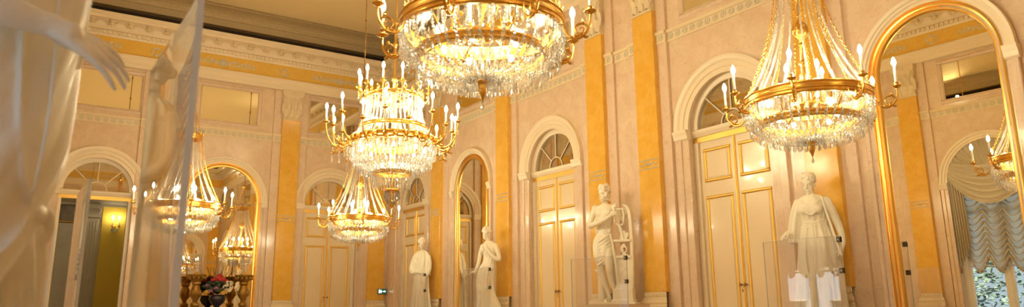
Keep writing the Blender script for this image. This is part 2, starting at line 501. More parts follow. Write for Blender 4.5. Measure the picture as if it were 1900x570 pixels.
RN = {-7.07: 'out of frame near end', -3.94: 'behind the robed muse statue', -.686: 'to the right of the lyre statue', .686: 'half behind the lyre statue', 3.94: 'between the far mirror and the next door', 7.07: 'between the corner door and far mirror'}
for u in PILS: pilaster('right', u, 'yellow marble pilaster with carved capital on the long wall, ' + RN[u])
FN = ['at the room corner beside the exit sign', 'between the arched mirror and the double door', 'hidden behind the tall clear panel', 'hidden behind the draped statue']
for u, t in zip(FAR_PILS, FN): pilaster('far', u, 'yellow marble pilaster on the end wall, ' + t)
for i, u in enumerate(PILS): pilaster('left', u, 'yellow marble pilaster on the window wall, number %s along' % ['one', 'two', 'three', 'four', 'five', 'six'][i])
for i, u in enumerate(FAR_PILS): pilaster('near', XW - u, 'yellow marble pilaster on the entrance end wall, number %s along' % ['one', 'two', 'three', 'four'][i])

# ---- pieces of string course between pilasters
for w, us, lab in (('right', PILS, 'long wall'), ('left', PILS, 'window wall'), ('far', FAR_PILS, 'end wall'), ('near', [XW - u for u in FAR_PILS][::-1], 'entrance end wall')):
    o, th, a, b = WALLS[w]
    root = trim('raised string course with egg ornament along the ' + lab, 'moulding', o, th)
    ed = [a] + [x for u in us for x in (u - .47, u + .47)] + [b]
    for i in range(0, len(ed), 2):
        if ed[i + 1] - ed[i] > .12: band_piece(root, ed[i], ed[i + 1])

# ---- archivolt of a door / mirror (white moulding with impost blocks and jambs)
def archivolt(root, R0, R1, zs, mat=WHITE, jamb=True):
    # R0 inner, R1 outer, stepped profile
    w = R1 - R0
    prof = [(0, -.02), (0, .03), (w * .30, .03), (w * .34, .05), (w * .62, .05), (w * .68, .07), (w * .86, .085), (w, .085), (w, -.005)]
    m = MB(); m.archsweep(0, zs, 0, R0, prof, 36, legs=False)
    m.build('archivolt', mat, root)
    m = MB()
    for sg in (-1, 1):
        x0, x1 = sorted((sg * (R0 - .01), sg * (R1 + .015)))
        pr = [(zs - .16, .05), (zs - .14, .075), (zs - .10, .08), (zs - .06, .095), (zs - .03, .11), (zs, .11)]
        m.rings([[(x0, -.02, z), (x1 if True else 0, -.02, z), (x1, d, z), (x0, d, z)] for z, d in pr])
    m.build('impost', mat, root)
    m = MB()
    for sg in (-1, 1):
        x0, x1 = sorted((sg * R0, sg * R1))
        xa = x0 + (x1 - x0) * .52 if sg > 0 else x0 + (x1 - x0) * .48
        e = .004 if sg > 0 else -.004
        m.bbox(*sorted((sg * R0, sg * R1 - e)), -.02, .035, 0, zs - .152, .006)
        m.bbox(min(xa, sg * R1), max(xa, sg * R1), -.015, .06, .001, zs - .15, .008)
    m.build('jamb', PINKD if jamb else mat, root)

# ---- double door with mirrored fanlight
DOORN = [0]
def frame_rect(m, x0, x1, z0, z1, wd, d0, d1):
    for (a0, a1, b0, b1) in ((x0, x1, z1 - wd, z1), (x0, x1, z0, z0 + wd), (x0, x0 + wd, z0 + wd, z1 - wd), (x1 - wd, x1, z0 + wd, z1 - wd)):
        # rounded beading
        if a1 - a0 > b1 - b0:
            m.rings([[(x, d0 + (d1 - d0) * q, b0 + (b1 - b0) * p) for p, q in ((0, 0), (.1, .6), (.35, 1), (.65, 1), (.9, .6), (1, 0))] for x in (a0, a1)])
        else:
            m.rings([[(a0 + (a1 - a0) * p, d0 + (d1 - d0) * q, z) for p, q in ((0, 0), (.1, .6), (.35, 1), (.65, 1), (.9, .6), (1, 0))] for z in (b0, b1)])

DOORP = {}
def door(w, u, label, leaves=True):
    DOORN[0] += 1
    root = thing('door_%d' % DOORN[0], label, 'door', wpt(w, u), WALLS[w][1], kind='structure')
    fresh = not DOORP
    R0, R1, H, DD = .78, 1.056, 3.50, -.134
    if fresh:
        tmp = thing('tmp', 'x', 'x')
        archivolt(tmp, R0, R1, ZS)
        # transom: white cornice over a gold strip
        MB().sweep([(DD - .03, 3.50), (DD + .03, 3.50), (DD + .03, 3.59), (DD - .03, 3.59)], -.79, .79, 0).build('gold_strip', GOLDP, tmp)
        MB().sweep([(DD - .05, 3.59), (DD + .05, 3.59), (DD + .07, 3.63), (DD + .09, 3.66), (DD + .09, 3.70), (DD + .04, 3.72), (DD - .05, 3.72)], -.8, .8, 0).build('transom', WHITE, tmp)
        # fanlight
        m = MB(); m.archsweep(0, ZS, 0, .70, [(0, DD - .03), (0, DD + .03), (.04, DD + .05), (.11, DD + .05), (.11, DD - .03)], 32, legs=False)
        for k in (1, 2, 3):
            a = PI * k / 4
            m.tube([(.21 * math.cos(a), DD + .005, ZS + .21 * math.sin(a)), (.71 * math.cos(a), DD + .005, ZS + .71 * math.sin(a))], .014, 6)
        m.tube([(.21 * math.cos(PI * i / 16), DD + .005, ZS + .21 * math.sin(PI * i / 16)) for i in range(17)], .014, 6)
        m.build('fanlight_bars', WHITE, tmp)
        m = MB(); m.poly([(.76 * math.cos(PI * i / 24), ZS + .76 * math.sin(PI * i / 24)) for i in range(25)], DD - .01)
        m.poly([(.76 * math.cos(PI * i / 24), ZS + .76 * math.sin(PI * i / 24)) for i in range(25)], DD - .03, True)
        m.build('fanlight_glass', MIRRORB, tmp, smooth=0)
        m = MB(); 
        for sg in (-1, 1): m.box(*sorted((sg * .705, sg * .79)), DD - .1, DD + .045, 0, 3.5)
        m.build('door_frame', WHITE, tmp)
        DOORP['root'] = tmp
        for sg, nm in ((1, 'leaf'), (-1, 'leaf')):
            m = MB()
            x0, x1 = sorted((sg * .004, sg * .702))
            m.box(x0, x1, DD - .06, DD, .02, 3.495)
            lf = m.build('door_leaf', DOORW, None, smooth=20)
            g = MB()
            a0, a1 = sorted((sg * .085, sg * .625))
            for z0, z1 in ((2.83, 3.38), (.45, 2.61)):
                frame_rect(g, a0, a1, z0, z1, .055, DD, DD + .022)
            g.build('panel_moulding', GOLDP, lf)
            pn = MB()
            for z0, z1 in ((2.83, 3.38), (.45, 2.61)):
                pn.bbox(a0 + .07, a1 - .07, DD - .005, DD + .006, z0 + .07, z1 - .07, .004)
            pn.build('raised_panel', DOORW, lf)
            kb = MB(); kx = sg * .045
            kb.lathe([(.0, 0), (.012, 0), (.012, .004), (.006, .008), (.006, .035), (.02, .04), (.026, .052), (.02, .064), (0, .066)], 12)
            kb2 = MB(); kb2.v = [(p[0] + kx, DD + p[2], 1.2 + p[1]) for p in kb.v]; kb2.f = [f[::-1] for f in kb.f]
            kb2.build('knob', BRONZE, lf)
            if sg > 0:
                st = MB()
                st.rings([[(-.028 + .056 * p, DD + .025 * q, z) for p, q in ((0, 0), (.12, .6), (.3, .6), (.38, 1), (.62, 1), (.7, .6), (.88, .6), (1, 0))] for z in (.02, 3.495)])
                st.build('meeting_stile', GOLDP, lf)
                ks = MB().box(kx - .008, kx + .008, DD, DD + .006, 1.09, 1.13).build('escutcheon', BRONZE, lf)
            DOORP[sg] = lf
    for ch in list(DOORP['root'].children):
        c = ch.copy(); COL.objects.link(c); c.parent = root
    if leaves:
        for sg in (1, -1):
            c = DOORP[sg].copy(); COL.objects.link(c); c.parent = root
            for g in DOORP[sg].children:
                d = g.copy(); COL.objects.link(d); d.parent = c
    return root

DLAB = {-8.66: 'cream and gold double door at the near end of the long wall', -2.293: 'cream and gold double door beside the robed muse statue', 2.293: 'cream and gold double door between the lyre statue and far mirror', 8.66: 'cream and gold double door by the room corner, half behind a statue'}
for u in RIGHT_DOORS: door('right', u, DLAB[u])
door('far', FAR_DOORS[0], 'cream and gold double door on the end wall behind the small chandelier')
door('far', FAR_DOORS[1], 'open doorway under an arched fanlight on the end wall', leaves=False)
door('near', NEAR_DOORS[0], 'cream and gold double door on the entrance end wall near the windows')
door('near', NEAR_DOORS[1], 'cream and gold double door on the entrance end wall near the long wall')
def zap(o):
    for c in list(o.children): zap(c)
    bpy.data.objects.remove(o, do_unlink=True)
for k in list(DOORP): zap(DOORP[k])

# ---- tall arched mirrors
def arched_mirror(w, u, R, gw, R1, zs, label, tilt=0., group=None):
    # white archivolt belongs to the wall; frame and glass are the mirror
    tr = trim('white arched surround of the ' + label, 'mirror surround', wpt(w, u), WALLS[w][1])
    archivolt(tr, R + gw, R1, zs)
    root = thing('arched_mirror', label, 'mirror', wpt(w, u), WALLS[w][1] + tilt, group)
    g = gw
    m = MB()
    m.archsweep(0, zs, .62, R - .005, [(0, -.05), (0, 0), (.012, .018), (.30 * g, .02), (.36 * g, .004), (.44 * g, .004), (.50 * g, .026), (.66 * g, .036), (.80 * g, .03), (.84 * g, .01), (.90 * g, .012), (.96 * g, .03), (g + .004, .03), (g + .004, -.05)], 44)
    m.build('gilded_frame', GILT, root)
    MB().sweep([(-.05, .52), (.03, .52), (.045, .56), (.03, .62), (-.05, .62)], -R - g, R + g, 0).build('frame_foot', GILT, root)
    m = MB()
    pts = arch_outline(0, R, zs, .62)
    m.slab(pts[::-1], -.05, -.02)
    m.build('mirror_glass', MIRROR, root, smooth=0)
    MB().box(-R - g, R + g, -.12, .0, 0, .52).build('dado_panel', PINKD, tr)
    return root
arched_mirror('right', -5.485, .695, .115, .94, ZS, 'tall gilt arched mirror beside the robed muse statue', math.radians(MTILT))
arched_mirror('right', 5.485, .695, .115, .94, ZS, 'slim gilt arched mirror behind the half turned muse statue', math.radians(MTILT_SLIM))
arched_mirror('far', FAR_MIRROR, .86, .11, 1.11, 3.69, 'gilt arched mirror behind the flower bouquet')
arched_mirror('near', XW - FAR_MIRROR, .86, .11, 1.11, 3.69, 'gilt arched mirror on the entrance end wall')
arched_mirror('left', -5.485, .695, .115, .94, ZS, 'gilt arched mirror between the farther windows')
arched_mirror('left', 5.485, .695, .115, .94, ZS, 'gilt arched mirror between the nearer windows')

# ---- rectangular mirror panels over every arch
OV = {}
def overdoor(w, u, label, hw=.72):
    root = thing('overdoor_mirror', label, 'mirror', wpt(w, u), WALLS[w][1], 'rectangular mirrors above the arches')
    if not OV:
        m = MB(); frame_rect(m, -hw - .12, hw + .12, 5.66, 6.78, .10, -.005, .03)
        frame_rect(m, -hw - .03, hw + .03, 5.75, 6.69, .03, -.005, .02)
        OV['frame'] = m.mesh('frame', PINKD, 40)
        OV['glass'] = MB().box(-hw, hw, -.004, .006, 5.78, 6.66).mesh('mirror_glass', MIRROR, 0)
    link('frame', OV['frame'], root); link('mirror_glass', OV['glass'], root)
RL = {-8.66: 'above the double door out of frame on the long wall', -5.485: 'above the large right-hand arched mirror', -2.293: 'above the double door next to the robed muse', 2.293: 'above the double door behind the near chandelier', 5.485: 'above the slim mirror behind the near chandelier', 8.66: 'above the corner double door of the long wall'}
for u in RL: overdoor('right', u, 'rectangular mirror panel ' + RL[u])
for u, t in ((1.71, 'above the end wall double door, half behind the central chandelier'), (4.62, 'above the arched mirror of the end wall'), (7.5, 'above the open doorway near the statue hand')): overdoor('far', u, 'rectangular mirror panel ' + t)
for u, t in ((1.71, 'above the entrance wall door near the long wall'), (4.62, 'above the entrance wall mirror'), (7.5, 'above the entrance wall door near the windows')): overdoor('near', XW - u, 'rectangular mirror panel ' + t)
LL_ = {-8.66: 'first', -5.485: 'second', -2.293: 'third', 2.293: 'fourth', 5.485: 'fifth', 8.66: 'sixth'}
for u in LL_: overdoor('left', u, 'rectangular mirror panel over the window wall, %s from the far end' % LL_[u])

# ---- dado rail and skirting
for w, lab, holes in (('right', 'right', RIGHT_DOORS), ('far', 'far', FAR_DOORS), ('left', 'left', RIGHT_DOORS), ('near', 'near', NEAR_DOORS)):
    o, th, a, b = WALLS[w]
    m = MB(); ed = [a] + [x for u in sorted(holes) for x in (u - 1.06, u + 1.06)] + [b]
    for i in range(0, len(ed), 2):
        if ed[i + 1] > ed[i] + .02:
            m.sweep([(-.01, 0), (.04, 0), (.04, .16), (.025, .2), (-.01, .2)], ed[i], ed[i + 1], 0)
    bo = m.build('baseboard_' + lab, PINKD, None, o, th); tag(bo, 'low marble skirting along the %s wall' % lab, 'baseboard', kind='structure')
# ------------------------------------------------------------------ chandeliers
CP = {}
def bead(m, p, r, ax=None, n=6):
    # faceted bead: bipyramid-ish with a waist
    x, y, z = p
    rs = [[(x + rr * math.cos(2 * PI * k / n + o), y + rr * math.sin(2 * PI * k / n + o), z + zz) for k in range(n)] for rr, zz, o in ((r * .45, -r * .9, 0), (r, -r * .2, .5), (r, r * .2, .5), (r * .45, r * .9, 0))]
    m.rings(rs)
def drop(m, p, L, r, n=6):
    # icicle / pear drop hanging down from p
    x, y, z = p
    bead(m, (x, y, z - r * .5), r * .55, n=5)
    prof = [(r * .2, -r * 1.0), (r * .55, -L * .35), (r, -L * .72), (r * .8, -L * .88), (r * .15, -L)]
    m.rings([[(x + rr * math.cos(2 * PI * k / n), y + rr * math.sin(2 * PI * k / n), z + zz) for k in range(n)] for rr, zz in prof])
def spear(m, p, L, r, n=4):
    x, y, z = p
    prof = [(r * .25, 0), (r * .9, -L * .08), (r, -L * .6), (r * .8, -L * .85), (r * .1, -L)]
    m.rings([[(x + rr * math.cos(2 * PI * k / n + .3), y + rr * math.sin(2 * PI * k / n + .3), z + zz) for k in range(n)] for rr, zz in prof])

def along(path, step):
    P = [Vector(p) for p in path]; out = []; acc = 0; nxt = step / 2
    for a, b in zip(P, P[1:]):
        L = (b - a).length
        while L > 0 and nxt <= acc + L:
            out.append(a.lerp(b, (nxt - acc) / L)); nxt += step
        acc += L
    return out

def bead_strand(path, r, step, sizes=None):
    m = MB(); pts = along(path, step)
    for i, p in enumerate(pts):
        rr = r * (sizes(i / max(1, len(pts) - 1)) if sizes else 1)
        bead(m, p, rr)
    return m

def link_chain(path, r, step):
    m = MB(); pts = along(path, step)
    for i, p in enumerate(pts[:-1]):
        t = (pts[i + 1] - p).normalized()
        s = t.cross(Vector((0, 1, 0))).normalized(); q = t.cross(s)
        u = s if i % 2 else q
        ring = [p + t * (.75 * step * math.cos(2 * PI * k / 8)) + u * (r * math.sin(2 * PI * k / 8)) for k in range(8)]
        m.tube(ring, r * .28, 4, closed=True)
    return m

def hoop(R, prof, n=64):
    # revolved closed section [(dr, z)]
    m = MB()
    m.rings([[((R + dr) * math.cos(2 * PI * i / n), (R + dr) * math.sin(2 * PI * i / n), z) for dr, z in prof] for i in range(n)], closed=True)
    return m

def candle_meshes(h, r=.013, bm=None):
    pan = MB().lathe([(0, -.045), (.008, -.045), (.012, -.03), (.010, -.02), (.03, -.008), (.047, .002), (.048, .008), (.034, .006), (.022, .008), (.018, .03), (.021, .036), (.018, .045), (0, .045)], 14).mesh('drip_pan', GOLD, 40)
    tube = MB().lathe([(0, .04), (r, .04), (r, h - .006), (r * .8, h), (0, h)], 10).mesh('candle_tube', CANDLE, 40)
    bulb = MB().lathe([(0, h - .004), (.010, h - .004), (.014, h + .008), (.0225, h + .030), (.0215, h + .050), (.013, h + .076), (.004, h + .094), (0, h + .096)], 10).mesh('bulb', bm or BULB, 180)
    return pan, tube, bulb

def arm(parent, name, az, r0, z0, rp, zp, dip, mesh, cm):
    c, s = math.cos(az), math.sin(az)
    a = link(name, mesh, parent, None, az)
    for nm, me in zip(('drip_pan', 'candle_tube', 'bulb'), cm):
        link(nm, me, a, (rp, 0, zp))
    return a

def arm_mesh(r0, z0, rp, zp, dip, thick=.011, leaf=True):
    # from the hoop, out and down, and up under the pan; acanthus scroll on the belly
    m = MB(); pts = []
    mid = (r0 + rp) / 2
    for i in range(19):
        t = i / 18
        a = PI * (1 + t)          # half circle below
        x = mid + (rp - r0) / 2 * math.cos(a)
        zl = z0 * (1 - t) + (zp - .045) * t
        pts.append((x, 0, zl + dip * math.sin(a)))
    m.tube(pts, [thick * (1.25 - .45 * abs(2 * i / 18 - 1)) for i in range(19)], 7)
    if leaf:
        sc = []
        for i in range(15):
            t = i / 14; a = PI * .1 + t * 2.6 * PI; rr = .055 * (1 - .75 * t)
            sc.append((mid + .03 + rr * math.cos(a), 0, z0 - dip + .075 + rr * math.sin(a)))
        m.tube(sc, [.011 * (1 - .5 * i / 14) for i in range(15)], 6)
        for i in range(5):
            m.ell((mid - .03 + .025 * i, 0, z0 - dip + .02 + .012 * math.sin(i)), (.02, .016, .012), 6, 4)
        m.ell((mid + .055, 0, z0 - dip + .135), (.014, .02, .026), 6, 5)
    return m

# ---- ring chandelier with bead tent (four in the hall)
R = .64
def ring_chandelier(label, loc, phi, ztop, sc=1.):
    root = thing('crystal_chandelier', label, 'chandelier', loc, phi, 'ring chandeliers of the hall')
    if 'B' not in CP:
        D = CP['B'] = {}
        # ribbed gold hoop
        pr = [(-.022, -.062), (.004, -.062), (.012, -.05), (.004, -.04), (.004, -.022), (.014, -.014), (.014, .006), (.004, .014), (.004, .036), (.016, .046), (.010, .058), (-.022, .058)]
        D['ring'] = hoop(R, pr).mesh('gold_ring', GOLD, 30)
        D['hoop'] = hoop(.50, [(-.02, -.27), (.012, -.27), (.018, -.255), (.012, -.235), (.018, -.215), (.012, -.20), (-.02, -.20)]).mesh('inner_hoop', GOLD, 30)
        m = MB()
        for k in range(1):
            a = 0
            m.tube([(.06 * math.cos(a), .06 * math.sin(a), -.02), (.3 * math.cos(a), .3 * math.sin(a), -.10), (.49 * math.cos(a), .49 * math.sin(a), -.22)], .009, 6)
            m.tube([(.49 * math.cos(a), .49 * math.sin(a), -.21), (.62 * math.cos(a), .62 * math.sin(a), -.05)], .007, 6)
        D['spoke'] = m.mesh('hoop_spoke', GOLD, 60)
        # stem with vase, ball and hub dish
        D['stem'] = MB().lathe([(0, -.60), (.006, -.60), (.012, -.585), (.02, -.56), (.03, -.54), (.034, -.50), (.03, -.47), (.05, -.455), (.052, -.445), (.018, -.43), (.01, -.41), (.009, -.12), (.12, -.09), (.14, -.05), (.135, -.03), (.03, .0), (.016, .04), (.016, .12), (.04, .16), (.055, .22), (.045, .29), (.02, .33), (.018, .40), (.045, .42), (.045, .44), (.02, .46), (.018, .60), (.035, .63), (.02, .66), (.03, .70), (.07, .73), (.09, .78), (.09, .82), (.07, .87), (.03, .90), (.02, .94), (.035, .96), (.016, 1.0), (.014, 1.16), (.03, 1.18), (.014, 1.2), (.014, 1.55), (.028, 1.58), (.014, 1.61), (.014, 2.0), (0, 2.0)], 20).mesh('central_stem', GOLD, 40)
        m = MB()
        drop(m, (0, 0, -.595), .075, .016)
        D['tip'] = m.mesh('finial_crystal', CRYSTAL, 0)
        # crown
        m = hoop(.215, [(-.012, 1.30), (.014, 1.30), (.022, 1.325), (.010, 1.35), (.018, 1.38), (-.012, 1.38)], 40)
        for k in range(6):
            a = 2 * PI * k / 6
            m.tube([(.205 * math.cos(a), .205 * math.sin(a), 1.34), (.11 * math.cos(a), .11 * math.sin(a), 1.35), (.012 * math.cos(a), .012 * math.sin(a), 1.38)], .008, 5)
            m.tube([(.20 * math.cos(a), .20 * math.sin(a), 1.37), (.12 * math.cos(a), .12 * math.sin(a), 1.72), (.02 * math.cos(a), .02 * math.sin(a), 2.06)], .007, 5)
        for k in range(12):
            a = 2 * PI * (k + .5) / 12
            m.lathe([(0, 1.38), (.012, 1.38), (.03, 1.40), (.036, 1.425), (0, 1.425)], 8, (.22 * math.cos(a), .22 * math.sin(a), 0))
        m.lathe([(0, 2.0), (.03, 2.02), (.075, 2.05), (.08, 2.07), (.03, 2.10), (.014, 2.2), (.02, 2.22), (0, 2.24)], 16)
        D['crown'] = m.mesh('crown', GOLD, 50)
        m = MB().ell((.22, 0, 1.462), (.04, .04, .042), 10, 7)
        D['ball'] = m.mesh('crystal_ball', CRYSTAL, 0)
        # bead tent
        def tent(rb, zb, rt, zt, e=1.45):
            return [(rt + (rb - rt) * ((1 - t) ** e), 0, zb + (zt - zb) * t) for t in [i / 24 for i in range(25)]]
        D['strand'] = bead_strand(tent(.615, .06, .205, 1.30, 2.0), .0115, .0225, lambda t: 1.15 - .3 * t).mesh('bead_strand', CRYSTAL, 0)
        D['chain'] = link_chain(tent(.66, .05, .235, 1.32, 1.6), .012, .030).mesh('gold_chain', GOLD, 60)
        # bowl strands, ring to bottom plate
        def bowl(t):
            a = t * R90
            return (.60 * math.cos(a) ** .62 + .05, -.065 - .37 * math.sin(a) ** 1.15)
        path = [(bowl(i / 24)[0], 0, bowl(i / 24)[1]) for i in range(24)] + [(.06, 0, -.435)]
        D['bowl'] = bead_strand(path, .0150, .028).mesh('bowl_strand', CRYSTAL, 0)
        rnd = random.Random(3)
        for key, tiers in (('f1', [(.632, -.062, 76, .11, .0105)]), ('f2', [(.64, -.19, 58, .06, .011), (.60, -.28, 58, .075, .0115)]), ('f3', [(.51, -.35, 48, .08, .0115), (.38, -.405, 36, .07, .0115)]), ('f4', [(.26, -.43, 24, .07, .0115), (.14, -.44, 14, .07, .0115)])):
            m = MB()
            for rr, z, n, L, w in tiers:
                for k in range(n):
                    a = 2 * PI * (k + .5) / n
                    (spear if key == 'f1' else drop)(m, (rr * math.cos(a), rr * math.sin(a), z), L * rnd.uniform(.92, 1.08), w)
            D[key] = m.mesh('crystal_fringe', CRYSTAL, 0)
        D['arm'] = arm_mesh(R + .005, -.03, .86, .03, .15).mesh('candle_arm', GOLD, 50)
        D['cm'] = candle_meshes(.215)
        D['cm2'] = candle_meshes(.24)
        m = MB().tube([(.05, 0, -.04), (.12, 0, .0), (.19, 0, -.02), (.22, 0, .03)], .008, 6)
        D['iarm'] = m.mesh('inner_candle_arm', GOLD, 50)
        D['cup'] = MB().lathe([(0, .0), (.02, .0), (.05, .03), (.062, .07), (.06, .075), (.046, .035), (.018, .01), (0, .01)], 14).mesh('glass_cup', CRYSTAL, 40)
        D['cbulb'] = MB().ell((0, 0, .055), (.024, .024, .034), 10, 7).mesh('bulb', BULBS, 180)
        D['lamp'] = MB().lathe([(0, 0), (.018, 0), (.018, .03), (.012, .035), (0, .035)], 8).mesh('bowl_lamp', GOLD, 40)
        D['lbulb'] = MB().ell((0, 0, -.03), (.022, .022, .03), 10, 7).mesh('bulb', BULBS, 180)
    D = CP['B']
    for i in range(6): link('hoop_spoke', D['spoke'], root, None, 2 * PI * i / 6 + .2)
    for k in ('ring', 'hoop', 'stem', 'tip', 'crown'): link(D[k].name.split('.')[0], D[k], root)
    for i in range(12): link('crystal_ball', D['ball'], root, None, 2 * PI * (i + .5) / 12)
    for i in range(16): link('bead_strand', D['strand'], root, None, 2 * PI * (i + .5) / 16)
    for i in range(8): link('gold_chain', D['chain'], root, None, 2 * PI * i / 8)
    for i in range(44): link('bowl_strand', D['bowl'], root, None, 2 * PI * i / 44)
    for k in ('f1', 'f2', 'f3', 'f4'): tag(link('crystal_fringe', D[k], root), kind='stuff')
    for i in range(8): arm(root, 'candle_arm', 2 * PI * i / 8, R, 0, .86, .03, 0, D['arm'], D['cm'])
    for i in range(4): arm(root, 'inner_candle_arm', 2 * PI * (i + .5) / 4, 0, 0, .22, .07, 0, D['iarm'], D['cm2'])
    for i in range(8):
        a = 2 * PI * (i + .5) / 8
        c = link('glass_cup', D['cup'], root, (.46 * math.cos(a), .46 * math.sin(a), .03)); link('bulb', D['cbulb'], c)
    for i in range(5):
        a = 2 * PI * (i + .3) / 5
        c = link('bowl_lamp', D['lamp'], root, (.30 * math.cos(a), .30 * math.sin(a), -.16)); link('bulb', D['lbulb'], c)
    root.scale = (sc, sc, sc); top = (ztop - loc[2]) / sc
    m = MB().tube([(0, 0, 2.2), (0, 0, top)], .011, 8)
    for i in range(5): m.ell((0, 0, 2.6 + (top - 2.7) * i / 5), (.024, .024, .035), 8, 6)
    m.lathe([(.011, top - .10), (.05, top - .08), (.10, top - .02), (.11, top), (0, top)], 16)
    m.build('suspension_rod', BRONZE, root)
    return root

VIEW = lambda x, y: math.atan2(y + 9.82, x + 9.12)
def face(x, y, d=0): return VIEW(x, y) + R90 + math.radians(d)
ring_chandelier('big ring chandelier overhead nearest the camera, cut by the top edge', (-6.43, -5.45, 2.90), face(-6.43, -5.45, -18), ZC, .925)
ring_chandelier('ring chandelier hanging in front of the door next to the robed muse', (-2.73, -5.55, 2.86), face(-2.73, -5.55, -8), ZC, .925)
ring_chandelier('small far ring chandelier below the tiered one, before the end wall door', (-2.86, 5.44, 2.77), face(-2.86, 5.44, 6), ZC)
ring_chandelier('far ring chandelier partly behind the tall clear panel, near the end wall mirror', (-6.46, 5.2, 2.79), face(-6.46, 5.2, 8), ZC)

# ---- the tiered chandelier in the middle
def tiered_chandelier(label, loc, phi, ztop):
    root = thing('tiered_crystal_chandelier', label, 'chandelier', loc, phi)
    def L(z): return z - loc[2]
    def H(name, Rr_, z0, z1, t=.018, mat=GOLD):
        return hoop(Rr_, [(-t, z0), (0, z0), (t * .5, z0 + (z1 - z0) * .2), (0, z0 + (z1 - z0) * .4), (0, z0 + (z1 - z0) * .6), (t * .5, z0 + (z1 - z0) * .8), (0, z1), (-t, z1)], 56).build(name, mat, root, smooth=30)
    def HP(name, Rr_, z0, z1, t, n, r, zc, er):
        m = hoop(Rr_, [(-t, z0), (0, z0), (t * .5, z0 + (z1 - z0) * .2), (0, z0 + (z1 - z0) * .4), (0, z0 + (z1 - z0) * .6), (t * .5, z0 + (z1 - z0) * .8), (0, z1), (-t, z1)], 56)
        for k in range(n):
            a = 2 * PI * k / n
            m.ell((r * math.cos(a), r * math.sin(a), zc), er, 6, 5)
        return m.build(name, GOLD, root, smooth=30)
    HP('crown_ring', .42, 3.93, 4.0, .018, 20, .43, 4.035, (.025, .025, .045)); H('waist_ring', .50, 3.47, 3.53); HP('main_ring', .63, 3.24, 3.35, .025, 28, .65, 3.29, (.035, .035, .05)); H('lower_ring', .275, 2.80, 2.86); H('tail_ring', .105, 2.55, 2.59)
    st = MB().lathe([(0, 2.30), (.02, 2.33), (.045, 2.36), (.055, 2.40), (.02, 2.43), (.014, 2.46), (.014, 3.2), (.05, 3.24), (.02, 3.28), (.016, 3.9), (.06, 3.96), (.07, 4.0), (.03, 4.05), (.022, 4.2), (.05, 4.25), (.022, 4.3), (.022, 4.75), (.045, 4.8), (.02, 4.86), (.02, 5.1), (.04, 5.15), (.012, 5.2), (.012, ztop - .1), (.06, ztop - .08), (.12, ztop), (0, ztop)], 18)
    st.build('central_stem', GOLD, root, smooth=40)
    for r0, z0, r1, z1 in ((.03, 3.96, .42, 3.96), (.03, 3.26, .62, 3.28), (.015, 2.82, .27, 2.83)):
        me = MB().tube([(r0, 0, z0), (r1, 0, z1)], .008, 5).mesh('spoke', GOLD, 60)
        for k in range(8): link('spoke', me, root, None, 2 * PI * k / 8)
    def strands(name, n, path, r, step, off=0):
        me = bead_strand(path, r, step).mesh(name, CRYSTAL, 0)
        for i in range(n): link(name, me, root, None, 2 * PI * (i + off) / n)
    strands('upper_strand', 40, [(.41, 0, 3.94), (.405, 0, 3.80), (.43, 0, 3.64), (.49, 0, 3.50)], .014, .0275)
    strands('waist_strand', 40, [(.50, 0, 3.47), (.53, 0, 3.42), (.61, 0, 3.34)], .014, .0275, .5)
    strands('bowl_strand', 52, [(.62, 0, 3.12), (.60, 0, 3.05), (.54, 0, 2.97), (.43, 0, 2.89), (.285, 0, 2.84)], .014, .0275)
    strands('tail_strand', 14, [(.10, 0, 2.55), (.105, 0, 2.48), (.085, 0, 2.42), (.03, 0, 2.36)], .012, .023)
    rnd = random.Random(5)
    for tiers in ([(.635, 3.24, 90, .13, .011), (.60, 3.24, 84, .16, .011)], [(.615, 3.10, 70, .09, .012), (.56, 2.98, 62, .09, .012)], [(.46, 2.90, 52, .09, .012), (.35, 2.85, 40, .08, .012)],
                  [(.285, 2.80, 44, .13, .011), (.265, 2.70, 40, .10, .011)], [(.115, 2.55, 20, .11, .011), (.07, 2.44, 12, .09, .011)], [(.44, 3.93, 40, .07, .010)]):
        m = MB()
        for rr, z, n, Ld, w in tiers:
            for k in range(n):
                a = 2 * PI * (k + .5) / n
                drop(m, (rr * math.cos(a), rr * math.sin(a), z), Ld * rnd.uniform(.9, 1.1), w)
        tag(m.build('crystal_fringe', CRYSTAL, root, smooth=0), kind='stuff')
    cm = candle_meshes(.19, .0125, BULBC)
    # lower tier: 18 arms of two heights, each hung with drops
    for kind, (rp, zp, dip) in enumerate(((.97, 3.56, .22), (.92, 3.44, .16))):
        me = arm_mesh(.64, 3.30, rp, zp, dip, .012)
        me = me.mesh('candle_arm', GOLD, 50)
        md = MB(); drop(md, (0, 0, 0), .15, .013); md = md.mesh('arm_drop', CRYSTAL, 0)
        for i in range(9):
            az = 2 * PI * (i + .5 * kind) / 9
            a = arm(root, 'candle_arm', az, 0, 0, rp, zp, 0, me, cm)
            for x, z in ((rp, zp - .05), (rp - .1, 3.30 - dip + .02), (.70, 3.2)): link('arm_drop', md, a, (x, 0, z))
    me = arm_mesh(.42, 3.97, .53, 4.08, .07, .010, False).mesh('crown_candle_arm', GOLD, 50)
    md = MB(); drop(md, (.53, 0, 4.03), .12, .012); md = md.mesh('arm_drop', CRYSTAL, 0)
    for i in range(12):
        a = arm(root, 'crown_candle_arm', 2 * PI * (i + .3) / 12, 0, 0, .53, 4.08, 0, me, cm); link('arm_drop', md, a)
    lamp = MB().lathe([(0, 0), (.018, 0), (.018, .03), (.012, .035), (0, .035)], 8).mesh('bowl_lamp', GOLD, 40)
    lb = MB().ell((0, 0, .065), (.022, .022, .032), 10, 7).mesh('bulb', BULBS, 180)
    for n, rr, z in ((8, .45, 3.10), (6, .28, 3.55), (4, .15, 2.88), (5, .25, 3.80)):
        for i in range(n):
            aa = 2 * PI * i / n + z
            c = link('bowl_lamp', lamp, root, (rr * math.cos(aa), rr * math.sin(aa), z)); link('bulb', lb, c)
    return root
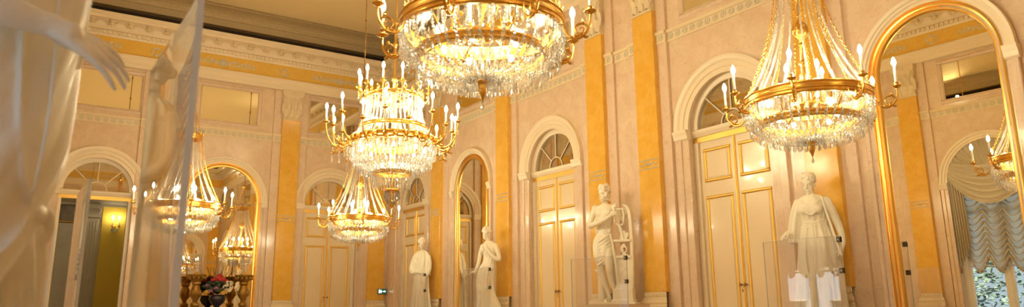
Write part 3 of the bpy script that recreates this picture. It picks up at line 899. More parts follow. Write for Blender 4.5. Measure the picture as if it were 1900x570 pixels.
tiered_chandelier('large tiered crystal chandelier with two rings of candles in the hall centre', (-4.58, .06, 0), face(-4.58, .06, 3), ZC)
# ------------------------------------------------------------------ windows of the left wall, curtains, the room beyond
GLASS = clear_sheet('window_glass', .0, (.97, .98, .98), .8)
SATIN = simple('tan_satin', (.52, .44, .31), .32, spec=.6)
LINING = simple('silver_satin_blind', (.62, .60, .54), .34, spec=.5)
def sheer(name, col, t):
    m = bpy.data.materials.new(name); m.use_nodes = True
    nt = m.node_tree; b = nt.nodes['Principled BSDF']; out = nt.nodes['Material Output']
    b.inputs['Base Color'].default_value = (*col, 1); b.inputs['Roughness'].default_value = .35
    tl = nt.nodes.new('ShaderNodeBsdfTranslucent'); tl.inputs['Color'].default_value = (*col, 1)
    mx = nt.nodes.new('ShaderNodeMixShader'); mx.inputs[0].default_value = t
    nt.links.new(b.outputs[0], mx.inputs[1]); nt.links.new(tl.outputs[0], mx.inputs[2]); nt.links.new(mx.outputs[0], out.inputs[0])
    return m
BLIND = sheer('silk_festoon_blind', (.66, .63, .56), .60)

def window(n, u, label):
    root = thing('window_%d' % n, label, 'window', wpt('left', u), WALLS['left'][1], kind='structure')
    archivolt(root, .95, 1.12, ZS)
    D0, D1 = -.26, -.20
    m = MB()
    m.archsweep(0, ZS, .42, .83, [(0, D0 - .02), (0, D1 + .02), (.13, D1 + .02), (.13, D0 - .02)], 30)
    m.box(-.83, .83, D0, D1, .42, .52); m.box(-.83, .83, D0 - .01, D1 + .015, 2.95, 3.05)
    m.box(-.045, .045, D0 - .01, D1 + .015, .52, 2.95); m.box(-.03, .03, D0, D1, 3.05, ZS + .82)
    for sg in (-1, 1):
        a, b = sorted((sg * .045, sg * .10)); m.box(a, b, D0 + .01, D1, .52, 2.95)
        a, b = sorted((sg * .77, sg * .83)); m.box(a, b, D0 + .01, D1, .52, 2.95)
    for z in (1.72,): m.box(-.8, .8, D0 + .015, D1 - .01, z - .018, z + .018)
    m.build('window_frame', simple('white_window_paint', (.86, .84, .80), .35) if 'WWIN' not in globals() else WWIN, root, smooth=20)
    g = MB(); g.poly(arch_outline(0, .84, ZS, .45)[::-1], -.235)
    g.build('pane', GLASS, root, smooth=0)
    MB().bbox(-.96, .96, -.32, .06, .02, .42, .01).build('parapet', PINKD, root, smooth=20)
    MB().bbox(-1.0, 1.0, -.24, .10, .42, .47, .008).build('window_sill', WHITE, root, smooth=20)
    return root
WWIN = simple('white_window_paint', (.86, .84, .80), .35)
WL = {-8.66: 'tall arched window at the far end of the window wall', -2.293: 'tall arched window past the middle of the window wall', 2.293: 'tall arched window with festoon blind seen in the large mirror', 8.66: 'tall arched window beside the foreground statue'}
for i, u in enumerate(RIGHT_DOORS): window(i + 1, u, WL[u])

def festoon():
    m = MB(); NU, NV = 120, 110
    W = .76; cols = 3.5
    rs = []
    for j in range(NV + 1):
        v = j / NV; r = []
        for i in range(NU + 1):
            x = -W + 2 * W * i / NU
            c = (x + W) / (2 * W) * cols
            s = abs(math.sin(PI * c))                      # 0 at the cords, 1 in mid column
            ease = v ** 1.25
            z = 3.62 - 1.70 * v - .30 * ease * s ** 1.4
            ph = v * 7.0 + 1.1 * s ** 1.3 * (.3 + .7 * ease)
            fold = abs(math.sin(PI * ph)) ** .7
            d = -.02 + .035 * s + (.05 + .06 * ease) * fold * (.30 + .70 * s) + .05 * ease * s + .006 * math.sin(40 * x + 9 * v)
            z -= .018 * math.cos(2 * PI * ph) * s
            r.append((x, d * .8 - .165, z))
        rs.append(r)
    m.rings(rs, loop=False, cap=False)
    m2 = MB()      # ruffle along the bottom
    rr = []
    for k in range(3):
        row = []
        for i in range(NU * 2 + 1):
            x = -W + 2 * W * i / (NU * 2); c = (x + W) / (2 * W) * cols; s = abs(math.sin(PI * c))
            row.append((x, -.14 + .04 * s + .015 * math.sin(i * .9) * k / 2, 3.62 - 1.70 - .30 * s ** 1.4 - .035 * k + .01 * math.sin(i * .7)))
        rr.append(row)
    m2.rings(rr, loop=False, cap=False)
    m3 = MB()      # tan gathered folds hanging in catenaries between the cords
    for c in range(4):
        xa = -W + 2 * W * c / cols; xb = min(W, xa + 2 * W / cols); half = xb - xa < 1.5 * W / cols
        for q in range(13):
            za = 3.54 - 1.60 * q / 12.; sg = .14 + .16 * q / 12
            pts = []
            for i in range(13):
                t = i / 12 * (.5 if half else 1.)
                s = math.sin(PI * t)
                pts.append((xa + (2 * W / cols) * t, -.095 + .075 * s, za - sg * s ** 1.2))
            m3.tube(pts, [.006 + .024 * abs(math.cos(PI * i / 12 * (.5 if half else 1.))) ** 1.5 for i in range(13)], 7)
    return m.mesh('blind', BLIND, 180), m2.mesh('bottom_ruffle', SATIN, 180), m3.mesh('gathered_folds', SATIN, 180)

def swag_mesh(side=0):
    # one large catenary swag across the arch, over gathered cloth filling the head of the arch
    m = MB(); rs = []
    NU, NV = 70, 60
    for j in range(NV + 1):
        v = j / NV; r = []
        for i in range(NU + 1):
            t = i / NU; x = (-.93 + 1.86 * t)
            x *= 1 - .10 * (1 - v)
            sag = (1 - (2 * t - 1) ** 2)
            z = 4.18 - .34 * v - (.10 + .62 * v) * sag ** .9 * (1 if True else 0)
            f = v * 6.5
            d = .045 + .05 * sag + .032 * abs(math.sin(PI * f)) ** .8 * (.4 + .6 * sag)
            r.append((x, d + .02, z))
        rs.append(r)
    m.rings(rs, loop=False, cap=False)
    return m.mesh('swag', SATIN, 180)
def head_mesh():
    m = MB(); rs = []
    N = 120
    for k in range(9):
        q = k / 8; r = []
        for i in range(N + 1):
            a = PI * i / N
            rad = .93 * (q) + .05
            r.append((rad * math.cos(a), -.005 + .03 * math.sin(46 * a) * q + .02 * (1 - q), ZS + .02 + rad * math.sin(a) * .99))
        rs.append(r)
    m.rings(rs, loop=False, cap=False)
    return m.mesh('gathered_head', SATIN, 180)
def tail_mesh(sg):
    m = MB(); rs = []; N = 70
    for k in range(40):
        q = k / 39; r = []
        for i in range(N + 1):
            t = i / N
            x = .93 - .30 * t - .02 * q
            zb = 1.70 + .55 * t
            z = 3.95 - (3.95 - zb) * q
            d = .0 + .035 * math.sin(2 * PI * 5.5 * t + .6 * q) * (.5 + .5 * q)
            r.append((sg * x * (1 - .03 * q), d + .05, z))
        rs.append(r)
    m.rings(rs, loop=False, cap=False)
    m2 = MB()
    m2.lathe([(0, 0), (.014, 0), (.02, -.02), (.012, -.035), (.022, -.05), (.03, -.13), (.0, -.13)], 10, (sg * .90, .05, 1.70))
    return m.mesh('side_tail', SATIN, 180), m2.mesh('tassel', simple('brown_tassel', (.30, .17, .08), .7), 60)
CW = {}
def curtains(u, lab):
    if not CW:
        CW['f'] = festoon(); CW['s'] = swag_mesh(); CW['h'] = head_mesh(); CW['t'] = [tail_mesh(1), tail_mesh(-1)]
    r = thing('festoon_blind', 'silvery ruched festoon blind drawn half down ' + lab, 'blind', wpt('left', u), WALLS['left'][1])
    link('blind', CW['f'][0], r); link('bottom_ruffle', CW['f'][1], r); link('gathered_folds', CW['f'][2], r)
    r = thing('window_drapery', 'tan satin swag with pleated side tails ' + lab, 'curtain', wpt('left', u), WALLS['left'][1])
    link('swag', CW['s'], r); link('gathered_head', CW['h'], r)
    for a, b in CW['t']:
        t = link('side_tail', a, r); link('tassel', b, t)
for u, lab in ((2.293, 'at the window reflected in the large mirror'), (-2.293, 'at the next window along'), (-8.66, 'at the window by the far corner')): curtains(u, lab)

# ---- a tree outside, for the reflected panes
def leaf_tree(loc, h, r, seed):
    rnd = random.Random(seed)
    root = thing('garden_tree', 'green leafy tree outside the windows', 'tree', loc)
    m = MB(); m.tube([(0, 0, 0), (.05, 0, h * .3), (0, .1, h * .6)], [.22, .17, .10], 8); m.build('trunk', simple('bark', (.10, .07, .05), .9), root)
    m = MB()
    for i in range(1000):
        a = rnd.uniform(0, 2 * PI); e = math.asin(rnd.uniform(-.8, 1)); q = rnd.uniform(.55, 1) * r
        p = (q * math.cos(a) * math.cos(e), q * math.sin(a) * math.cos(e), h * .68 + q * .9 * math.sin(e))
        m.ell(p, (rnd.uniform(.07, .15), rnd.uniform(.05, .10), .02), 5, 3, Matrix.Rotation(rnd.uniform(0, 6), 3, 'Z') @ Matrix.Rotation(rnd.uniform(-1.3, 1.3), 3, 'X'))
    tag(m.build('foliage', simple('leaf_green', (.10, .15, .12), .7), root), kind='stuff')
    return root
leaf_tree((-19, .5, -4), 7.5, 2.6, 3)
leaf_tree((-23, 5.5, -4), 8.5, 3.0, 5)['label'] = 'second green leafy tree outside, farther from the windows'

# ---- the room through the open doorway
B0, B1 = 10.72, 14.3
GREYW = marble('grey_panelled_wall', (.40, .35, .27), (.46, .40, .31), (.3, .26, .2), 3, 9, .3, .5)
YELW = simple('yellow_silk_wall', (.66, .46, .05), .6)
m = MB().box(-9.8, -4.6, B1, B1 + .1, 0, 4.6); o = m.build('wall_back', GREYW); tag(o, 'grey panelled back wall of the room beyond the open doorway', 'wall', kind='structure')
m = MB().box(-9.9, -9.8, B0, B1, 0, 4.6); o = m.build('wall_side_left', GREYW); tag(o, 'left wall of the room beyond the doorway', 'wall', kind='structure')
m = MB().box(-4.6, -4.5, B0, B1, 0, 4.6); o = m.build('wall_side_right', GREYW); tag(o, 'right wall of the room beyond the doorway', 'wall', kind='structure')
m = MB().box(-9.9, -4.5, B0 - .06, B1 + .1, 4.6, 4.7); o = m.build('ceiling_beyond', CEIL); tag(o, 'ceiling of the room beyond the doorway', 'ceiling', kind='structure')
o = MB().bbox(-6.98, -6.25, -.0, .05, 0, 4.2, .01).build('wall_hanging', YELW, None, (0, B1, 0)); 
o.scale = (1, -1, 1); tag(o, 'yellow silk wall panel seen through the open doorway', 'wall panel', kind='structure')
r = thing('trim_%d' % (TRIM[0] + 1), 'grey fluted pilaster beside the yellow panel beyond the doorway', 'pilaster', (-7.25, B1, 0), PI, kind='structure'); TRIM[0] += 1
MB().bbox(-.19, .19, 0, .10, 0, 3.45, .01).build('shaft', GREYW, r)
m = MB()
for k in range(5): m.tube([(-.14 + .07 * k, .10, .3), (-.14 + .07 * k, .10, 3.35)], .022, 6)
m.build('fluting', simple('light_grey_fillet', (.50, .45, .36), .5), r)
m = MB(); m.rings([[(-w, 0, z), (w, 0, z), (w, d, z), (-w, d, z)] for w, d, z in ((.19, .10, 3.45), (.22, .13, 3.48), (.20, .12, 3.52), (.25, .16, 3.72), (.27, .18, 3.74), (.27, .18, 3.8))])
volute(m, .17, .16, 3.66, .05, 1); volute(m, -.17, .16, 3.66, .05, -1); m.build('capital', GREYW, r)
r = thing('trim_%d' % (TRIM[0] + 1), 'grey moulded cornice of the room beyond the doorway', 'cornice', (0, B1, 0), PI, kind='structure'); TRIM[0] += 1
MB().sweep([(0, 3.80), (.12, 3.8), (.12, 3.86), (.15, 3.9), (.22, 3.96), (.24, 4.0), (0, 4.0)], 4.6, 9.8, 0).build('cornice_moulding', GREYW, r)
r = thing('framed_painting', 'dark framed painting high on the wall beyond the doorway', 'painting', (-7.98, B1, 3.72), PI)
m = MB(); frame_rect(m, -.42, .42, -.42, .42, .07, 0, .05); m.build('picture_frame', OLDGOLD, r)
MB().box(-.36, .36, .005, .02, -.36, .36).build('canvas', marble('dark_canvas', (.08, .05, .03), (.16, .10, .06), (.26, .17, .1), 4, 9, .5, .4), r, smooth=0)
r = thing('wall_sconce', 'crystal wall sconce with two lit candles on the yellow panel', 'sconce', (-6.66, B1 - .05, 3.20), PI)
m = MB(); m.ell((0, .01, 0), (.05, .02, .09), 12, 8)
m.build('back_plate', GOLD, r)
cmx = candle_meshes(.22)
cmx = (cmx[0], cmx[1], cmx[2].copy()); cmx[2].materials.clear(); cmx[2].materials.append(BULBS)
for x in (-.11, .06):
    a = MB().tube([(0, .02, -.02), (x * .5, .10, -.08), (x, .16, -.05), (x, .17, -.01)], .008, 6).build('candle_arm', GOLD, r)
    for nm, me in zip(('drip_pan', 'candle_tube', 'bulb'), cmx): link(nm, me, a, (x, .17, .03))
m = MB().lathe([(0, -.14), (.02, -.13), (.07, -.08), (.09, -.02), (.085, -.02), (.06, -.07), (0, -.11)], 14, (0, .14, 0)); m.build('crystal_dish', CRYSTAL, r)
m = MB()
for k in range(9): drop(m, (.09 * math.cos(k * .7), .14 + .09 * math.sin(k * .7), -.03), .09, .011)
tag(m.build('crystal_fringe', CRYSTAL, r, smooth=0), kind='stuff')

r = thing('added_fill_lamp', 'unseen globe lamp added to light the room beyond the doorway', 'lamp', (-7.0, 11.9, 4.6))  # unseen lamp, added above the opening to light this room
MB().lathe([(0, 0), (.06, 0), (.06, -.02), (.008, -.03), (.008, -.30), (.05, -.31), (.05, -.34), (0, -.34)], 16).build('lamp_rod', GOLD, r)
MB().ell((0, 0, -.44), .11, 18, 12).build('lamp_globe', emit('fill_lamp_glow', (1., .84, .5), 13.), r)

# ---- pale townhouse added outside so the acrylic guards mirror a bright patch
r = thing('added_townhouse', 'pale townhouse added outside to brighten the mirrored window patch', 'building', (-27, 15, -5), -R90)
MB().box(-7, 7, -6, 0, 0, 14).build('wall', simple('white_render', (.84, .86, .88), .8), r, smooth=0)
tg = MB().sweep([(0, 13.6), (.35, 13.8), (.4, 14.0), (0, 14.0)], -7, 7, 0).build('eaves_cornice', WHITE, r)
GL = simple('dark_window_glass', (.05, .06, .08), .1)
for ix in range(5):
    for iz in range(4):
        m = MB(); frame_rect(m, -5.9 + 2.6 * ix, -4.6 + 2.6 * ix, .9 + 3.3 * iz, 2.8 + 3.3 * iz, .12, 0, .08)
        f = m.build('window', WHITE, r); MB().box(-5.8 + 2.6 * ix, -4.7 + 2.6 * ix, 0, .02, 1.0 + 3.3 * iz, 2.7 + 3.3 * iz).build('pane', GL, f, smooth=0)
sl = bpy.data.lights.new('sun', 'SUN'); sl.energy = 5.5; sl.angle = math.radians(.6); sl.color = (1., .97, .92)
so = bpy.data.objects.new('sun', sl); COL.objects.link(so)
so.rotation_euler = Vector((-.60, .28, -.75)).to_track_quat('-Z', 'Y').to_euler()

# ---- spot lamps standing on the cornices
def spot_lamp(loc, target, label, watts, beam=150):
    d = (Vector(target) - Vector(loc)).normalized()
    r = thing('spot_lamp', label, 'spot lamp', loc, 0, 'spot lamps on the cornices')
    MB().lathe([(0, 0), (.06, 0), (.06, .015), (.012, .02), (.012, .06), (0, .06)], 14).build('lamp_foot', CLIPB, r)
    h = MB().lathe([(0, -.10), (.045, -.10), (.055, -.06), (.06, .06), (.054, .06), (.05, .0), (0, -.02)], 18).build('lamp_housing', CLIPB, r, (0, 0, .11))
    h.rotation_euler = d.to_track_quat('Z', 'Y').to_euler()
    MB().lathe([(0, .0), (.048, .0), (.048, .004), (0, .006)], 18).build('lamp_lens', emit('spot_lens', (1., .86, .58), 30.), h, (0, 0, .03))
    ld = bpy.data.lights.new('spot_beam', 'SPOT'); ld.energy = watts; ld.color = (1., .87, .55); ld.spot_size = math.radians(beam); ld.spot_blend = .8; ld.shadow_soft_size = .05
    lo = bpy.data.objects.new('spot_beam', ld); COL.objects.link(lo); lo.parent = h; lo.location = (0, 0, .075); lo.rotation_euler = (PI, 0, 0)
CLIPB = simple('black_lamp_metal', (.04, .04, .04), .4, .5)
spot_lamp((-.30, 1.85, 8.06), (-5.5, 3.5, 8.8), 'small spot lamp on the cornice over the pier of the lyre player', SPW)
spot_lamp((-.30, -5.9, 8.06), (-6.0, -2.0, 8.8), 'small spot lamp on the cornice over the large mirror', SPW)
spot_lamp((-9.5, 4.5, 8.06), (-3.5, 5.5, 8.8), 'small spot lamp on the window wall cornice, far half', SPW)
spot_lamp((-9.5, -4.0, 8.06), (-3.5, -3.0, 8.8), 'small spot lamp on the window wall cornice, near half', SPW)
spot_lamp((-1.2, -10.05, 8.06), (-4.0, -3.0, 8.8), 'small spot lamp on the entrance wall cornice', SPW)
# ------------------------------------------------------------------ marble statues
def crom(pts, n):
    P = [np.array(p, float) for p in pts]
    P = [2 * P[0] - P[1]] + P + [2 * P[-1] - P[-2]]
    out = []
    for i in range(1, len(P) - 2):
        for k in range(n):
            t = k / n
            out.append(.5 * (2 * P[i] + (P[i + 1] - P[i - 1]) * t + (2 * P[i - 1] - 5 * P[i] + 4 * P[i + 1] - P[i + 2]) * t * t + (3 * P[i] - P[i - 1] - 3 * P[i + 1] + P[i + 2]) * t ** 3))
    out.append(P[-2])
    return out

class Sculpt(MB):
    """pieces in viewer space (x = viewer's right, y = out towards the viewer, z up)"""
    def limb(s, pts, n=10, k=5):
        # pts: [(x, y, z, r)]
        C = crom(pts, k)
        s.tube([c[:3] for c in C], [max(.004, c[3]) for c in C], n)
        s.ell(C[0][:3], C[0][3], n, 6); s.ell(C[-1][:3], C[-1][3], n, 6)
        return s
    def loft(s, secs, n=40, k=5, fold=None):
        # secs: [(z, cx, cy, rx, ry)]; fold(theta, t, z) -> radial add
        C = crom([(q[1], q[2], q[0], q[3], q[4]) for q in secs], k)
        rs = []; m = len(C)
        for i, c in enumerate(C):
            r = []
            for j in range(n):
                a = 2 * PI * j / n
                e = fold(a, i / (m - 1), c[2]) if fold else 0
                r.append((c[0] + (c[3] + e) * math.cos(a), c[1] + (c[4] + e) * math.sin(a), c[2]))
            rs.append(r)
        return s.rings(rs)
    def roll(s, pts, r, n=7, k=6):
        C = crom([(p[0], p[1], p[2]) for p in pts], k)
        m = len(C)
        s.tube(C, [r * (.35 + .65 * math.sin(PI * min(1, max(0, (i + .6) / m))) ** .5) for i in range(m)], n)
        return s
    def foot(s, x, y, z, dx, dy, L=.25):
        d = np.array([dx, dy]) / math.hypot(dx, dy)
        pts = [(x, y, z + .05, .045), (x + d[0] * .3 * L, y + d[1] * .3 * L, z + .045, .046), (x + d[0] * .62 * L, y + d[1] * .62 * L, z + .03, .042), (x + d[0] * .78 * L, y + d[1] * .78 * L, z + .022, .036)]
        s.limb(pts, 9, 3)
        p = np.array([-d[1], d[0]])
        for i in range(5):
            o = (i - 2) * .019; l = (.97 - .04 * abs(i - 1)) * L
            s.limb([(x + d[0] * .72 * L + p[0] * o, y + d[1] * .72 * L + p[1] * o, z + .022, .014), (x + d[0] * l + p[0] * o, y + d[1] * l + p[1] * o, z + .013, .011)], 6, 2)
    def hand(s, w, d, nrm, L=.19, curl=.5, spread=.10, thumb=1, fr=.0105):
        # wrist w, direction d, back-of-hand normal nrm; five bent fingers
        w = Vector(w); d = Vector(d).normalized(); nrm = Vector(nrm); nrm = (nrm - d * nrm.dot(d)).normalized(); sd = d.cross(nrm)
        P = L * .46
        s.limb([(*(w), .030), (*(w + d * P * .4), .034)], 8, 2)
        for i in range(4):
            o = (i - 1.5)
            base = w + d * P * (1.0 - .05 * abs(o - .3)) + sd * o * .021 * L / .19
            s.limb([(*(w + d * P * .15 + sd * o * .012), .018), (*base, .0145)], 7, 3)
            fl = L * (.50, .56, .53, .43)[i]
            pts = [(*base, fr * 1.15)]; ang = 0; p = base.copy(); dd = (d + sd * o * spread).normalized()
            for j, (f, c) in enumerate(((.44, .35), (.32, .6), (.24, .4))):
                ang += c * curl * (1 + .12 * i)
                q = dd * math.cos(ang) - nrm * math.sin(ang)
                p = p + q * fl * f
                pts.append((*p, fr * (1.05 - .14 * (j + 1))))
            s.limb(pts, 7, 3)
        b = w + d * P * .25 - sd * thumb * .026
        s.limb([(*b, .017), (*(b + d * P * .35 - sd * thumb * .028 - nrm * .012), .0145), (*(b + d * P * .75 - sd * thumb * .036 - nrm * .028), .012), (*(b + d * P * 1.05 - sd * thumb * .03 - nrm * .042), .0095)], 7, 3)
    def head(s, c, yaw=0, pitch=0, roll=0, k=1., hair='curls', seed=1):
        # c: centre of skull; yaw>0 looks to viewer's right
        M3 = Matrix.Rotation(roll, 3, 'Y') @ Matrix.Rotation(-yaw, 3, 'Z').inverted() if False else Matrix.Rotation(roll, 3, 'Y') @ Matrix.Rotation(-yaw, 3, 'Z') @ Matrix.Rotation(-pitch, 3, 'X')
        C = Vector(c)
        def T(p): return C + M3 @ (Vector(p) * k)
        def E(p, r, n=12, m=8): s.ell(T(p), tuple(q * k for q in r), n, m, M3)
        E((0, -.012, .02), (.078, .098, .10), 20, 14)       # skull
        E((0, .022, -.055), (.060, .068, .085), 18, 12)     # face block
        E((0, .062, -.122), (.026, .022, .020))             # chin
        for sg in (-1, 1):
            E((sg * .036, .048, -.062), (.026, .03, .034))   # cheek
            E((sg * .030, .078, .002), (.026, .014, .009))   # brow
            E((sg * .028, .072, -.022), (.014, .011, .008), 10, 6)  # eyelid
            E((sg * .076, -.008, -.03), (.010, .020, .032))  # ear
            E((sg * .045, .01, -.095), (.022, .045, .028))   # jaw
            E((sg * .009, .088, -.058), (.008, .010, .007), 8, 6)
        s.limb([(*T((0, .083, .006)), .0085 * k), (*T((0, .094, -.03)), .0095 * k), (*T((0, .103, -.052)), .0125 * k)], 8, 3)  # nose
        E((0, .086, -.086), (.022, .010, .0055)); E((0, .083, -.097), (.018, .010, .0065))
        rnd = random.Random(seed)
        if hair == 'curls':
            E((0, -.03, .035), (.090, .095, .088), 16, 10)
            for i in range(74):
                a = rnd.uniform(0, 2 * PI); e = rnd.uniform(-.35, 1.35)
                p = (.092 * math.cos(a) * math.cos(e), -.018 + .10 * math.sin(a) * math.cos(e), .03 + .092 * math.sin(e))
                if p[1] > .045 and p[2] < .058: continue
                E(p, (rnd.uniform(.015, .023),) * 3, 7, 5)
            E((0, -.12, .02), (.045, .045, .04))
        elif hair == 'wreath':
            E((0, -.028, .036), (.084, .094, .084), 16, 10)
            for i in range(60):
                a = rnd.uniform(0, 2 * PI); e = rnd.uniform(-.3, .62)
                p = (.084 * math.cos(a) * math.cos(e), -.012 + .094 * math.sin(a) * math.cos(e), .036 + .09 * math.sin(e))
                if p[1] > .04 and p[2] < .050: continue
                E(p, (rnd.uniform(.014, .021),) * 3, 7, 5)
            for i in range(22):
                a = 2 * PI * i / 22
                E((.070 * math.cos(a), -.02 + .078 * math.sin(a), .098), (.015, .015, .018), 7, 5)
            E((0, -.12, .0), (.042, .05, .042))
        elif hair == 'long':
            E((0, -.03, .04), (.092, .098, .088), 16, 10)
            for i in range(90):
                a = rnd.uniform(0, 2 * PI); e = rnd.uniform(-1.0, 1.35)
                p = (.096 * math.cos(a) * math.cos(e * .6), -.022 + .104 * math.sin(a) * math.cos(e * .6), .03 + (.094 * math.sin(e) if e > 0 else .15 * e))
                if p[1] > .035 and p[2] < .060: continue
                E(p, (rnd.uniform(.016, .026),) * 3, 7, 5)
            for i in range(11):
                a = 2 * PI * i / 11; E((.07 * math.cos(a), -.01 + .08 * math.sin(a), .105), (.02, .02, .022), 7, 5)
        return T
    def neck(s, a, b, r=.055):
        s.limb([(*a, r * 1.25), (*((Vector(a) + Vector(b)) / 2), r), (*b, r * 1.02)], 12, 4)
    def finish(s, name, voxel=.008, smooth=2, parent=None, sx=1., sy=1.):
        me = bpy.data.meshes.new(name + '_raw')
        me.from_pydata([(-p[0] * sx, p[1] * sy, p[2]) for p in s.v], [], [f[::-1] for f in s.f]); me.update()
        tmp = bpy.data.objects.new('tmp', me); COL.objects.link(tmp)
        r = tmp.modifiers.new('r', 'REMESH'); r.mode = 'VOXEL'; r.voxel_size = voxel; r.use_smooth_shade = True
        if smooth:
            q = tmp.modifiers.new('s', 'SMOOTH'); q.factor = .5; q.iterations = smooth
        dg = bpy.context.evaluated_depsgraph_get()
        out = bpy.data.meshes.new_from_object(tmp.evaluated_get(dg), depsgraph=dg)
        bpy.data.objects.remove(tmp, do_unlink=True); bpy.data.meshes.remove(me)
        out.name = name; out.materials.clear(); out.materials.append(MARBLE); out.shade_smooth()
        return link(name, out, parent)

def folds(k, amp, ph=0., sharp=.8, twist=0., z0=0., z1=1., grow=.35, mix=()):
    def f(a, t, z):
        g = amp * (grow + (1 - grow) * min(1, max(0, (z1 - z) / (z1 - z0))))
        v = 0
        for (kk, aa, pp, tw) in ((k, 1., ph, twist),) + tuple(mix):
            c = math.sin(kk * a + pp + tw * z + .6 * math.sin(2 * a + pp))
            v += aa * (abs(c) ** sharp * (1 if c > 0 else -1))
        return g * v
    return f

def pedestal(loc, rz, h, label, w=.62, dp=.56):
    root = thing('statue_pedestal', label, 'pedestal', loc, rz)
    m = MB()
    P = [(0, 0), (.04, 0), (.04, .10), (.02, .13), (0, .14)]
    m.rings([[(-w/2 - e, -dp/2 - e, z), (w/2 + e, -dp/2 - e, z), (w/2 + e, dp/2 + e, z), (-w/2 - e, dp/2 + e, z)] for e, z in ((.04, 0), (.04, .12), (.015, .15), (0, .16), (0, h - .14), (.02, h - .12), (.03, h - .06), (.045, h - .05), (.045, h))])
    m.build('pedestal_block', PINKD, root, smooth=20)
    return root

def wall_statue(w, u, d, z0, name, label, turn=0):
    return thing(name, label, 'statue', wpt(w, u, d, z0), WALLS[w][1] + math.radians(turn))

def robe(S, H, hem=(.30, .24), lean=0., twist=2.0, k=13, seed=0., cx=0., waist=.155):
    # long dress from belt to hem, folds deepening downwards
    S.loft([(.02, cx + .01, .0, hem[0], hem[1]), (.25, cx + .01, .0, hem[0] * .94, hem[1] * .95), (.55 * H, cx - .0 + lean * .6, .01, .245, .185), (.83 * H * .62 / .62 * .62 + .30, cx + lean, .01, .215, .165), (1.02 * H / 1.9 * 1.13, cx + lean * .8, 0, .20, .15), (1.22 * H / 1.9, cx + lean * .4, 0, waist, .125)], 150, 7,
           folds(k, .024, seed, .85, twist, .05, 1.15 * H / 1.9, .22, ((k * 2 - 3, .35, seed + 1, -1.3), (5, .4, seed, 1.2))))

# ---- S2: robed muse with flute, head bowed (right)
def muse_with_flute():
    root = wall_statue('right', -3.95, .455, .70, 'muse_statue', 'white marble muse with wreathed hair and a long flute, beside the large mirror', 24)
    S = Sculpt()
    S.lathe([(0, 0), (.285, 0), (.285, .05), (.27, .07), (0, .07)], 40)
    S.loft([(.06, 0, 0, .305, .225), (.2, 0, .01, .295, .222), (.55, .01, .02, .275, .205), (.85, .02, .02, .25, .185), (1.02, .02, .01, .232, .17), (1.18, .0, 0, .19, .14), (1.26, 0, 0, .175, .13)], 170, 8,
           folds(11, .034, .5, .8, 1.6, .05, 1.2, .35, ((19, .3, 1.5, -1.1), (5, .4, .2, 1.4))))
    # advancing knee under the cloth
    S.limb([(.07, .09, .98, .10), (.10, .17, .62, .085), (.08, .15, .30, .07)], 12, 5)
    # bodice, chest
    S.loft([(1.18, 0, 0, .18, .13), (1.27, 0, .005, .175, .128), (1.38, 0, .015, .195, .14), (1.47, 0, .01, .20, .13), (1.545, 0, -.01, .185, .105), (1.60, 0, -.02, .10, .075)], 120, 6,
           folds(15, .006, .3, .9, 9, 1.1, 1.6, .6))
    for sg in (-1, 1): S.ell((sg * .082, .115, 1.40), (.075, .062, .072), 16, 10)
    # overfold below the bust and V neckline folds
    for i in range(5):
        z = 1.47 - .028 * i
        S.roll([(-.15 + .004 * i, .085, z + .08), (-.075, .150 + .004 * i, z + .005), (.0, .140 + .004 * i, z - .035), (.075, .150 + .004 * i, z + .005), (.155 - .004 * i, .085, z + .075)], .0095)
    S.ell((0, .085, 1.40), (.085, .065, .07), 14, 10)
    for i in range(3): S.roll([(-.185, .03, 1.27 - .025 * i), (-.09, .118, 1.235 - .03 * i), (0, .132, 1.225 - .03 * i), (.10, .118, 1.24 - .03 * i), (.185, .03, 1.28 - .025 * i)], .012)
    # hanging skirt folds in front
    for i in range(9):
        x = -.21 + .052 * i
        S.roll([(x * .72, .145 - abs(x) * .25, 1.20), (x * .95 + .02 * math.sin(i * 2), .222 - abs(x) * .30, .80), (x * 1.12 + .03 * math.sin(i), .247 - abs(x) * .32, .40), (x * 1.25, .25 - abs(x) * .35, .07)], .014 + .006 * (i % 2))
    # shoulder cape falling at the viewer's left side
    S.loft([(.98, -.27, .02, .075, .10), (1.15, -.255, .02, .085, .105), (1.35, -.225, .01, .075, .09), (1.5, -.18, 0, .07, .075)], 60, 6, folds(7, .014, 1., .9, 3, .9, 1.5, .5))
    # arms
    S.limb([(-.185, -.01, 1.50, .066), (-.255, .0, 1.34, .058), (-.285, .01, 1.20, .05), (-.30, .04, 1.15, .045), (-.335, .09, 1.115, .034)], 12, 5)
    S.hand((-.335, .09, 1.115), (-.35, .40, -.22), (-.2, .2, 1), .18, .9, .06, -1)
    S.limb([(.19, -.01, 1.50, .07), (.27, .0, 1.32, .062), (.33, .01, 1.14, .053), (.355, .03, .98, .042), (.335, .085, .875, .033)], 12, 5)
    S.hand((.335, .085, .88), (-.12, .30, -.75), (.8, .5, .1), .18, 1.25, .05, 1)
    # feet
    S.foot(-.10, .04, .06, -.1, 1); S.foot(.12, .07, .06, .15, 1)
    # neck, head bowed to viewer's left
    S.neck((0, -.015, 1.56), (-.012, .02, 1.68), .052)
    S.head((-.018, .03, 1.765), -.08, .26, .04, 1.10, 'wreath', 4)
    f = S.finish('figure', .0075, 2, root, .93, .86)
    S = Sculpt()
    S.rings([[(x + dx, y + dy, z) for dx, dy in ((-.017, -.012), (.017, -.012), (.017, .012), (-.017, .012))] for x, y, z in ((.15, .11, 1.55), (.335, .17, .80))])
    S.ell((.15, .11, 1.55), (.02, .016, .02), 8, 6)
    S.finish('flute', .006, 1, root, .93, .86)
    pedestal(wpt('right', -3.95, .455), R90, .70, 'marble pedestal carrying the muse with the flute', .60, .46)
muse_with_flute()

